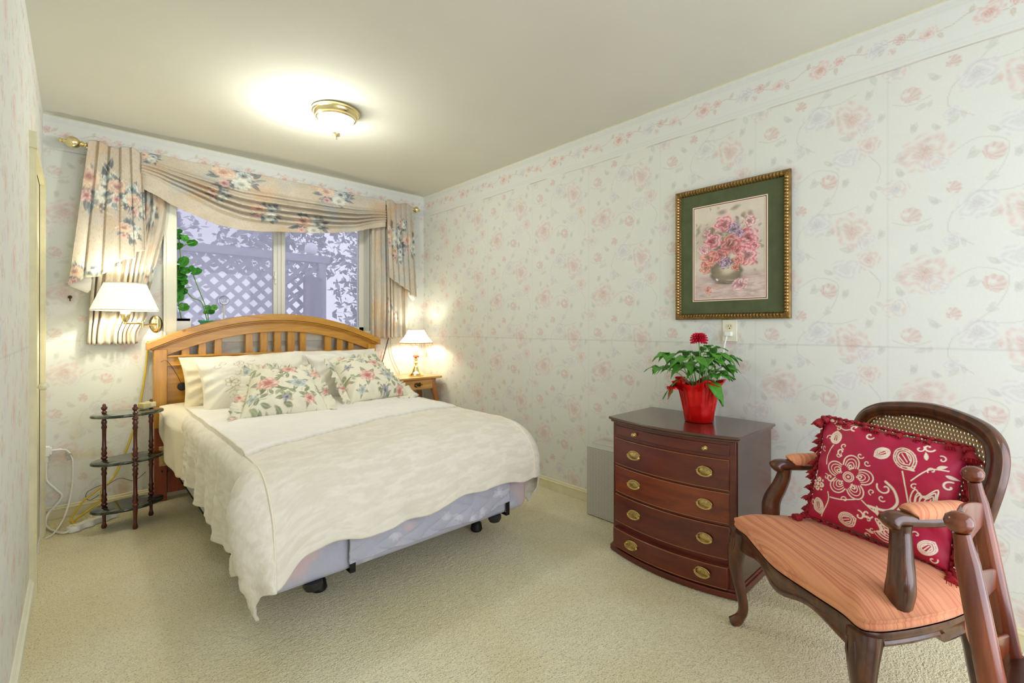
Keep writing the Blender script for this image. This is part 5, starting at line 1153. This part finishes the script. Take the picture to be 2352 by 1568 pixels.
b.rings(R, caps=False); shd = obj('lamp_shade', b, litfab, t, solid=.0015)
b = MB()
for r, z, w in ((.1505, .299, .0035), (.0705, .420, .0025)): b.tube([(LX+r*math.cos(a), LY+r*math.sin(a), TZ+z) for a in np.linspace(0, 2*PI, 49)], w, 7, caps=False)
b.tube([(LX+.0935*math.cos(a), LY+.0935*math.sin(a), TZ+.374+.003*math.cos(a*12)) for a in np.linspace(0, 2*PI, 97)], .0013, 5, caps=False)
obj('shade_trim', b, mat('gold_braid', hx(196, 160, 60), .5, noise=(150, .4)), shd)
bm_ = [mat('bead_amber', hx(232, 176, 60), .3), mat('bead_coral', hx(226, 120, 104), .3), mat('bead_grey', hx(120, 120, 110), .3)]
r = random.Random(8); BB = [MB(), MB(), MB()]
for k in range(150):
    a = r.random()*2*PI; f = r.random()**1.6; zz = .304+.06*f; rr_ = np.interp(zz, [z for _, z in SH][:6], [q for q, _ in SH][:6])+.002; m_ = 0 if zz < .318 and r.random() < .8 else r.choice((0, 1, 1, 2))
    BB[m_].lathe([(0, -.0028), (.0026, 0), (0, .0028)], (LX+rr_*math.cos(a), LY+rr_*math.sin(a), TZ+zz), 6)
for k in range(56):
    a = k*2*PI/56
    for q in range(r.choice((2, 3, 4))): BB[r.choice((1, 1, 2, 0))].lathe([(0, -.0034), (.0030, 0), (0, .0034)], (LX+.150*math.cos(a), LY+.150*math.sin(a), TZ+.291-.0095*q), 6)
for i, q in enumerate(BB): obj('bead_fringe', q, bm_[i], shd, smooth=True, label=('amber beads', 'coral beads', 'grey beads')[i])['kind'] = 'stuff'
point('table_lamp_bulb', (LX, LY, TZ+.372), 3.0, (1, .93, .74), .022)

# ------------------------------------------------------------------ THREE TIER STAND on the left of the bed
marb = bpy.data.materials.new('green_marble'); marb.use_nodes = True; N, L = nodes(marb); bs = N['Principled BSDF']; bs.inputs['Roughness'].default_value = .08; bs.inputs['Coat Weight'].default_value = .4
tc = N.new('ShaderNodeTexCoord'); n1 = N.new('ShaderNodeTexNoise'); n1.inputs['Scale'].default_value = 9; n1.inputs['Detail'].default_value = 7; n1.inputs['Distortion'].default_value = 2.2; L.new(tc.outputs['Object'], n1.inputs['Vector'])
cr = N.new('ShaderNodeValToRGB'); e = cr.color_ramp.elements; e[0].position = .35; e[0].color = (.008, .014, .009, 1); e[1].position = .66; e[1].color = (.11, .14, .11, 1); q = e.new(.52); q.color = (.025, .036, .026, 1); L.new(n1.outputs['Fac'], cr.inputs[0]); L.new(cr.outputs[0], bs.inputs['Base Color'])
SXc, SYc = .218, 3.525; srot = math.radians(8)
t = thing('tiered_stand', 'three-tier oval green marble stand with turned mahogany posts left of the bed', 'stand', (SXc, SYc, 0))
for z in (.118, .385, .650):
    b = MB(); R = []
    for s, dz in ((.97, -.008), (1, -.005), (1, .004), (.975, .008), (.5, .008)):
        R.append([(SXc+s*(.170*math.cos(a)*math.cos(srot)-.112*math.sin(a)*math.sin(srot)), SYc+s*(.170*math.cos(a)*math.sin(srot)+.112*math.sin(a)*math.cos(srot)), z+dz) for a in np.linspace(0, 2*PI, 64, endpoint=False)])
    b.rings(R); obj('shelf', b, marb, t, angle=50, bevel=0)
def spindle(z0, z1, r=.012):
    h = z1-z0; pr = [(r*.75, 0), (r*1.25, .03), (r*1.25, .06), (r*.8, .08), (r*1.2, .14), (r*.85, .20), (r*1.15, .26), (r*.85, .30), (r*.78, .5), (r*.85, .70), (r*1.15, .74), (r*.85, .80), (r*1.2, .86), (r*.8, .92), (r*1.25, .94), (r*1.25, .97), (r*.75, 1)]
    return [(q, z0+h*s) for q, s in pr]
for x, y in ((.112, 3.555), (.242, 3.420), (.330, 3.600)):
    b = MB(); b.lathe([(0, .002), (.011, .002), (.014, .012), (.009, .03), (.008, .05), (.010, .08), (.012, .110)]+spindle(.126, .377)+spindle(.393, .642)+[(.010, .658), (.014, .664), (.010, .670), (.007, .674), (.014, .684), (.015, .692), (.008, .700), (.009, .706), (.004, .713), (0, .714)], (x, y, 0), 18)
    obj('post', b, M['stand_wood'], t, angle=60)
# small beige box on the stand
t = thing('small_box', 'small beige plastic box lying tilted on the top marble shelf', 'box', (.310, 3.585, .659), rotz=.65, local=True)
b = MB(); b.box(-.042, .042, -.022, .022, .002, .038); o_ = obj('body', b, mat('beige_plastic', hx(206, 190, 140), .45), t, bevel=.006, local=True)
b = MB(); b.box(.004, .036, -.024, -.020, .010, .034); obj('clip', b, M['ivory_plastic'], t, bevel=.002, local=True)
b = MB(); b.box(-.012, .012, -.014, .014, .0385, .041); obj('button', b, M['ivory_plastic'], t, bevel=.002, local=True)
# ------------------------------------------------------------------ SWING ARM WALL LAMP
WLx, WLy, WLz = .212, 3.655, 1.330
t = thing('wall_lamp', 'brass swing-arm wall lamp with cream pleated shade left of the window', 'lamp', (.372, YB, 1.17))
b = MB(); b.lathe([(0, 0), (.036, 0), (.036, .006), (.030, .013), (.018, .016), (0, .018)], (.385, YB-.0005, 1.175), 28, Matrix.Rotation(PI/2, 3, 'X'), sx=1., sy=1.6); bp = obj('wall_plate', b, M['brass'], t)
b = MB(); b.tube([(.385, YB-.012, 1.175), (.385, 3.835, 1.175)], .007, 12); b.lathe([(0, -.03), (.009, -.028), (.010, 0), (.009, .028), (0, .03)], (.385, 3.832, 1.175), 14); b.tube([(.385, 3.832, 1.175), (.300, 3.74, 1.165)], .006, 12); b.lathe([(0, -.022), (.009, -.02), (.009, .02), (0, .022)], (.300, 3.74, 1.17), 14); b.tube([(.300, 3.74, 1.175), (WLx, WLy, 1.178)], .006, 12)
obj('swing_arm', b, M['brass'], t)
b = MB(); b.lathe([(0, 1.168), (.010, 1.170), (.008, 1.184), (.014, 1.190), (.022, 1.205), (.024, 1.245), (.020, 1.252), (.016, 1.29), (0, 1.29)], (WLx, WLy, 0), 22); obj('socket', b, M['brass'], t)
b = MB(); R = []; NP = 90
for r_, z in ((.160, 1.252), (.160, 1.256), (.1295, 1.335), (.100, 1.412), (.100, 1.415)):
    R.append([(WLx+(r_+(.0016 if k % 2 else -.0016))*math.cos(2*PI*k/(2*NP)), WLy+(r_+(.0016 if k % 2 else -.0016))*math.sin(2*PI*k/(2*NP)), z) for k in range(2*NP)])
b.rings(R, caps=False); sh = obj('lamp_shade', b, M['shade'], t, smooth=False, solid=.001)
b = MB()
for r_, z in ((.161, 1.254), (.1005, 1.414)): b.tube([(WLx+r_*math.cos(a), WLy+r_*math.sin(a), z) for a in np.linspace(0, 2*PI, 65)], .0032, 7, caps=False)
obj('shade_trim', b, M['terry'], sh)
b = MB(); b.lathe([(0, 1.285), (.014, 1.29), (.018, 1.30), (.022, 1.315), (.016, 1.328), (0, 1.332)], (WLx, WLy, 0), 18); obj('bulb', b, glow, t)
point('wall_lamp_bulb', (WLx, WLy, 1.352), 5.0, (1, .97, .88), .012)
point('wall_lamp_bulb_low', (WLx, WLy, 1.262), 1.0, (1, .95, .80), .02)
# ------------------------------------------------------------------ SMALL THINGS, CORDS
t = thing('wire_remote', 'round black switch hanging by a thin wire on the headboard', 'switch', (.518, 3.826, .75))
b = MB(); b.lathe([(0, 0), (.026, 0), (.028, .003), (.026, .008), (.018, .010), (0, .010)], (.518, 3.8255, .752), 28, Matrix.Rotation(PI/2, 3, 'X')); b.lathe([(0, 0), (.004, 0), (.004, .012), (0, .012)], (.518, 3.8235, .758), 10, Matrix.Rotation(PI/2, 3, 'X')); obj('disc', b, M['black_plastic'], t)
b = MB(); b.tube(cat([(.400, 3.809, .925), (.425, 3.805, .935), (.450, 3.808, .905), (.485, 3.818, .840), (.510, 3.8215, .780)], 6), .0014, 6); obj('wire', b, M['black_plastic'], t)
b = MB(); b.lathe([(0, 0), (.010, 0), (.010, .003), (.005, .005), (.004, .014), (.008, .018), (0, .021)], (-.033, YB-.001, 1.336), 16, Matrix.Rotation(PI/2, 3, 'X')); b.tube(cat([(-.033, YB-.012, 1.336), (-.033, YB-.022, 1.322), (-.033, YB-.018, 1.312)], 5), .003, 7)
o = obj('wall_hook', b, dark_brass); tag(o, 'tiny dark brass hook on the wallpaper left of the curtain', 'hook')
t = thing('outlet_adapter', 'white plug adapter on the wall beside the door casing with white cords', 'plug', (-.125, YB-.02, .42))
b = MB(); b.box(-.148, -.120, YB-.04, YB-.001, .385, .445); obj('adapter_body', b, M['white_plastic'], t, bevel=.005)
b = MB(); b.box(-.121, -.112, YB-.038, YB-.006, .395, .436); b.tube([(-.112, YB-.024, .416), (-.070, YB-.024, .417)], .008, 10); b.tube([(-.135, YB-.024, .388), (-.135, YB-.024, .350)], .010, 10); obj('plug', b, M['white_plastic'], t, bevel=.002)
b = MB(); b.tube(cat([(-.072, 3.909, .416), (-.045, 3.905, .405), (-.022, 3.90, .350), (-.020, 3.895, .260), (-.026, 3.89, .170), (-.040, 3.84, .090), (-.065, 3.74, .030), (-.100, 3.62, .008), (-.128, 3.58, .007)], 6), .0045, 8)
obj('thin_cord', b, M['white_plastic'], t)
b = MB(); b.tube(cat([(-.135, 3.909, .35), (-.135, 3.905, .25), (-.095, 3.90, .185), (-.068, 3.895, .140), (-.095, 3.89, .09), (-.125, 3.88, .055), (-.135, 3.80, .02), (-.110, 3.70, .010), (-.060, 3.60, .010), (-.035, 3.598, .014)], 6), .0058, 8); obj('thick_cord', b, M['white_plastic'], t)
b = MB(); b.grid(np.array([[(-.055, 3.90, .395), (-.025, 3.898, .385)], [(-.045, 3.90, .345), (-.018, 3.898, .352)]])); obj('cord_tag', b, mat('grey_tag', hx(176, 172, 160), .6, noise=(120, .4)), t, solid=.0006, smooth=False)
t = thing('power_strip', 'white wavy power strip lying on the carpet by the back baseboard', 'power strip', (.04, 3.65, 0))
b = MB(); R = []
n = 40
for i in range(n+1):
    f = i/n; x = -.040+.205*f; y = 3.600+.125*f; w_ = .026+.006*math.cos(f*2*PI*3.5)*-1; w_ *= 1 if 0 < i < n else .7
    d = np.array((.205, .125)); d /= np.linalg.norm(d); nn = np.array((-d[1], d[0]))
    R.append([(x+nn[0]*w_*cx_, y+nn[1]*w_*cx_, cz_) for cx_, cz_ in ((-1, .004), (-1, .026), (-.85, .033), (.85, .033), (1, .026), (1, .004))])
b.rings(R); obj('body', b, M['white_plastic'], t, angle=50, bevel=0)
b = MB(); b.lathe([(0, .033), (.009, .033), (.009, .035), (0, .035)], (-.02, 3.612, 0), 14); obj('switch_button', b, M['ivory_plastic'], t)
o = obj('extension_cord', MB().tube(cat([(.342, 3.915, 1.06), (.330, 3.913, .87), (.297, 3.913, .614), (.252, 3.91, .422), (.190, 3.908, .24), (.150, 3.905, .17), (.112, 3.90, .13), (.108, 3.885, .075), (.060, 3.84, .045), (.020, 3.80, .028), (-.02, 3.74, .012), (.02, 3.70, .010), (.09, 3.76, .012), (.18, 3.80, .012), (.30, 3.80, .010)], 6), .0055, 8), M['yellow_cord']); tag(o, 'yellow extension cord running down the wall behind the marble stand', 'cord')
o = obj('extension_cord', MB().tube(cat([(.108, 3.900, .15), (.075, 3.885, .125), (.035, 3.87, .10), (.0, 3.84, .06), (-.03, 3.79, .012), (-.01, 3.76, .010)], 6), .005, 8), M['yellow_cord']); tag(o, 'short yellow cord looping low across the back baseboard to the power strip', 'cord')
o = obj('thin_wire', MB().tube(cat([(.33, 3.90, .20), (.27, 3.902, .155), (.20, 3.903, .185), (.14, 3.90, .16), (.10, 3.90, .16), (.045, 3.895, .135), (.04, 3.89, .10), (.06, 3.885, .085), (.10, 3.88, .11)], 6), .0016, 6), M['black_plastic']); tag(o, 'thin dark wire looped along the wall near the baseboard', 'wire')
o = obj('lamp_cable', MB().tube(cat([(2.105, 3.912, 1.09), (2.087, 3.912, 1.04), (2.055, 3.912, .93), (2.022, 3.912, .82), (2.00, 3.915, .70), (1.99, 3.92, .45)], 6), .0042, 8), mat('brown_cord', hx(70, 44, 30), .5)); tag(o, 'dark brown cord hanging below the right curtain beside the headboard', 'cord')
o = obj('lamp_cable', MB().tube(cat([(2.118, 3.914, 1.09), (2.116, 3.914, 1.04), (2.122, 3.914, .93), (2.145, 3.914, .85), (2.185, 3.914, .77), (2.205, 3.914, .725), (2.21, 3.915, .60), (2.15, 3.915, .40)], 6), .0045, 8), M['ivory_plastic']); tag(o, 'ivory cord curving down behind the oak end table', 'cord')
# ------------------------------------------------------------------ PLANTS ON THE WINDOW LEDGE
def gleaf(b, c, r_, nx, ny, nz):
    n_ = Vector((nx, ny, nz)).normalized(); q = Vector((0, 0, 1)).rotation_difference(n_); R = []
    rings = []
    for s in (.05, .5, .8, 1.):
        ring = []
        for k in range(28):
            a = 2*PI*k/28; sc = r_*s*(1+.10*abs(math.cos(a*3.5))**.5-.05)*(1-.35*math.exp(-((a-PI)/.22)**2)*(s > .4)); p_ = q @ Vector((sc*math.cos(a), sc*math.sin(a), r_*(.22*s*s+.05*math.cos(a*7)*s))); ring.append((c[0]+p_.x, c[1]+p_.y, c[2]+p_.z))
        rings.append(ring)
    b.rings(rings, caps=False); 
def geranium(name, label, base, stems, leaves, potf):
    t = thing(name, label, 'plant', base)
    potf(t)
    for s_ in stems: b = MB(); b.tube(cat(s_, 5), .0035, 7); obj('stem', b, M['stemgreen'], t)
    for k, (x, z, r_) in enumerate(leaves):
        b = MB(); y = 3.975+.03*math.sin(k*2.3); gleaf(b, (x, y, z), r_, -.35+.3*math.sin(k), -.8, .5+.3*math.cos(k*1.7)); obj('leaf', b, M['geranium'] if z > 1.3 or k % 2 else M['leafgreen'], t, solid=.0008, angle=180)
LZ = WZ0+.001
def pot1(t):
    b = MB(); R = [[(.505+(x_)*s, 3.962+y_*s, z) for x_, y_ in ((0, 0), (.085, 0), (.085, .07), (0, .07))] for s, z in ((.92, LZ+.0), (1, LZ+.085), (1, LZ+.092), (.93, LZ+.092), (.90, LZ+.075))]; b.rings(R); obj('pot', b, M['white_plastic'], t, smooth=False)
geranium('potted_geranium', 'trailing geranium in a white square pot on the left of the window ledge', (.55, 4.0, LZ),
    [[(.54, 4.0, LZ+.07), (.515, 3.99, 1.35), (.512, 3.985, 1.5), (.53, 3.985, 1.62), (.52, 3.985, 1.78)], [(.515, 3.99, 1.42), (.56, 3.985, 1.43), (.60, 3.985, 1.44)], [(.52, 3.985, 1.70), (.56, 3.985, 1.735), (.60, 3.985, 1.755)]],
    [(.512, 1.815, .030), (.520, 1.785, .026), (.548, 1.772, .026), (.600, 1.748, .034), (.515, 1.712, .036), (.545, 1.606, .040), (.515, 1.555, .034), (.552, 1.545, .036), (.530, 1.500, .036), (.512, 1.478, .040), (.548, 1.465, .026), (.520, 1.418, .040), (.550, 1.400, .028), (.512, 1.360, .036), (.548, 1.290, .036), (.512, 1.52, .036)], pot1)
def pot2(t):
    b = MB(); b.lathe([(0, 0), (.040, 0), (.052, .060), (.066, .075), (.066, .082), (.054, .080), (.046, .05), (0, .05)], (.700, 4.005, LZ), 28); obj('pot', b, mat('jade_glaze', hx(92, 184, 150), .2), t)
geranium('potted_geranium', 'leaning geranium cutting in a jade green dish on the window ledge', (.70, 4.005, LZ),
    [[(.700, 4.0, LZ+.05), (.690, 3.99, 1.27), (.660, 3.985, 1.36), (.625, 3.985, 1.46), (.600, 3.985, 1.54)], [(.695, 4.0, LZ+.06), (.655, 3.985, 1.33), (.600, 3.985, 1.36), (.560, 3.985, 1.41)]],
    [(.620, 1.545, .038), (.695, 1.292, .022), (.725, 1.294, .022), (.716, 1.262, .024), (.680, 1.258, .018), (.590, 1.568, .020)], pot2)
t = thing('glass_globe', 'clear glass globe on a white stake standing on the window ledge', 'ornament', (.80, 4.02, LZ))
b = MB(); b.lathe([(.036*math.sin(a), -.036*math.cos(a)) for a in np.linspace(0.001, PI-.001, 20)], (.80, 4.02, 1.352), 28); gm = mat('clear_ball', (1, 1, 1), .02, trans=1.); obj('globe', b, gm, t)
b = MB(); b.lathe([(0, LZ), (.022, LZ), (.022, LZ+.004), (.006, LZ+.010), (.006, 1.300), (.014, 1.316), (0, 1.3155)], (.80, 4.02, 0), 14); obj('stake', b, M['white_plastic'], t)
# ------------------------------------------------------------------ GARDEN BEYOND THE WINDOW
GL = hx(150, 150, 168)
mfence = mat('hazed_grey_wood', hx(156, 155, 172), .8, noise=(9, .2)); mbark = mat('hazed_grey_bark', hx(150, 148, 160), .9, noise=(12, .3)); mleafo = mat('hazed_pale_foliage', hx(178, 182, 184), .7, noise=(6, .35)); mleaf2 = mat('hazed_grey_foliage', hx(196, 200, 204), .7, noise=(6, .3))  # outdoor haze and bright exposure put into these pale lavender-grey colours
b = MB(); b.box(-4, 9, YB+.2, 16, -.35, -.30); o = obj('ground', b, mat('garden_soil', hx(150, 148, 140), .95, noise=(3, .3)), smooth=False); tag(o, 'bare garden ground outside the window', 'ground'); o['kind'] = 'structure'
t = thing('lattice_fence', 'grey garden lattice fence with a flat top beam outside the window', 'fence', (1.7, 6.5, -.3))
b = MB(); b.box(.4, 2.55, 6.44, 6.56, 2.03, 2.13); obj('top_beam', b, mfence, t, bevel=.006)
for x in (.45, 2.46):
    b = MB(); b.box(x-.05, x+.05, 6.45, 6.55, -.30, 2.03); obj('post', b, mfence, t, bevel=.006)
def clipseg(x0, z0, dx, dz, xa, xb, za, zb):
    t0, t1 = -9, 9
    for p0, d, a, c in ((x0, dx, xa, xb), (z0, dz, za, zb)):
        ta, tb = sorted(((a-p0)/d, (c-p0)/d)); t0, t1 = max(t0, ta), min(t1, tb)
    return (t0, t1) if t1-t0 > .06 else None
for sg, yo in ((1, 6.485), (-1, 6.503)):
    for k in range(-24, 24):
        s_ = clipseg(1.45+k*.170, 1.2, sg*.7071, .7071, .50, 2.41, .40, 2.03)
        if s_:
            c0 = np.array((1.45+k*.170, yo, 1.2)); d = np.array((sg*.7071, 0, .7071)); n_ = np.array((-.7071*sg, 0, .7071))*.026*(1 if sg > 0 else 1); n_ = np.array((-.7071, 0, sg*.7071))*.0245
            pa, pb = c0+d*s_[0], c0+d*s_[1]; b = MB(); b.poly([pa-n_, pb-n_, pb+n_, pa+n_], (0, .012, 0)); obj('lattice_strip', b, mfence, t, smooth=False)
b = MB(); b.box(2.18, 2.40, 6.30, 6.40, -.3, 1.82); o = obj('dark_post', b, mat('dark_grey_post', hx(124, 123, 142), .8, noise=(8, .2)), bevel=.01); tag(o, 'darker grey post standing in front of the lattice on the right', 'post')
b = MB(); b.lathe([(.085*math.sin(a), -.085*math.cos(a)) for a in np.linspace(.001, PI-.001, 16)], (2.325, 6.5, 2.216), 20); o = obj('ball_finial', b, mat('white_ball', hx(225, 225, 232), .5)); tag(o, 'round white ball resting on the lattice top beam', 'ball')
def tree(x, y, h, cr_, n, m1, label, seed, spread=1., zc=None, kind='garden_tree', lo=.4):
    t = thing(kind, label, 'tree', (x, y, -.3), group=None); r = random.Random(seed)
    b = MB(); tp = cat([(x, y, -.3), (x+r.uniform(-.1, .1), y, h*.4), (x+r.uniform(-.3, .3), y, h)], 5); b.tube(tp, np.linspace(.09, .03, len(tp)), 9); obj('trunk', b, mbark, t)
    for k in range(7):
        z = h*(.30+.09*k); a = r.random()*6.28; L = cr_*(.6+.4*r.random()); b = MB(); b.tube(cat([(x, y, z), (x+L*.5*math.cos(a), y+L*.4*math.sin(a), z+L*.35), (x+L*math.cos(a), y+L*.7*math.sin(a), z+L*.55)], 4), np.linspace(.03, .008, 9), 6); obj('branch', b, mbark, t)
    b = MB()
    for k in range(n):
        a, e_, q = r.random()*6.28, r.gauss(0, .5), r.random()**.4*cr_*spread; c = np.array((x+q*math.cos(a), y+q*.7*math.sin(a), (zc or h*.8)+q*lo*2*math.sin(e_*2)))
        d = np.array((r.gauss(0, 1), r.gauss(0, 1), r.gauss(-.3, .7))); d /= np.linalg.norm(d); s_ = np.cross(d, (r.gauss(0, 1), r.gauss(0, 1), 1)); s_ /= np.linalg.norm(s_); L = r.uniform(.09, .18); w_ = L*.24
        b.add([c, c+d*L*.5+s_*w_, c+d*L, c+d*L*.5-s_*w_], [(0, 1, 2, 3)])
    obj('foliage', b, m1, t, smooth=False)
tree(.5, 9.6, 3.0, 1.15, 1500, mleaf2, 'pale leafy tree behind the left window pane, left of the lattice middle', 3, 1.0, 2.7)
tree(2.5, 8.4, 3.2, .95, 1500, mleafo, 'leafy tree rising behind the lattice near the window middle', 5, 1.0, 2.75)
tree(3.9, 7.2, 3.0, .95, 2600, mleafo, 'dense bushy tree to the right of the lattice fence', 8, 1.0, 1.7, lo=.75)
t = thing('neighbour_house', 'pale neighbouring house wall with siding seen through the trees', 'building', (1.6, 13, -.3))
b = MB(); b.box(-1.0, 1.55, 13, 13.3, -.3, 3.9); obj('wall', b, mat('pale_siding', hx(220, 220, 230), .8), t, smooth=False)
b = MB()
for k in range(9): b.box(.95, 1.5, 12.94, 13, 3.25+k*.07, 3.28+k*.07)
obj('louvre_vent', b, mat('grey_vent', hx(150, 150, 164), .8), t, smooth=False)
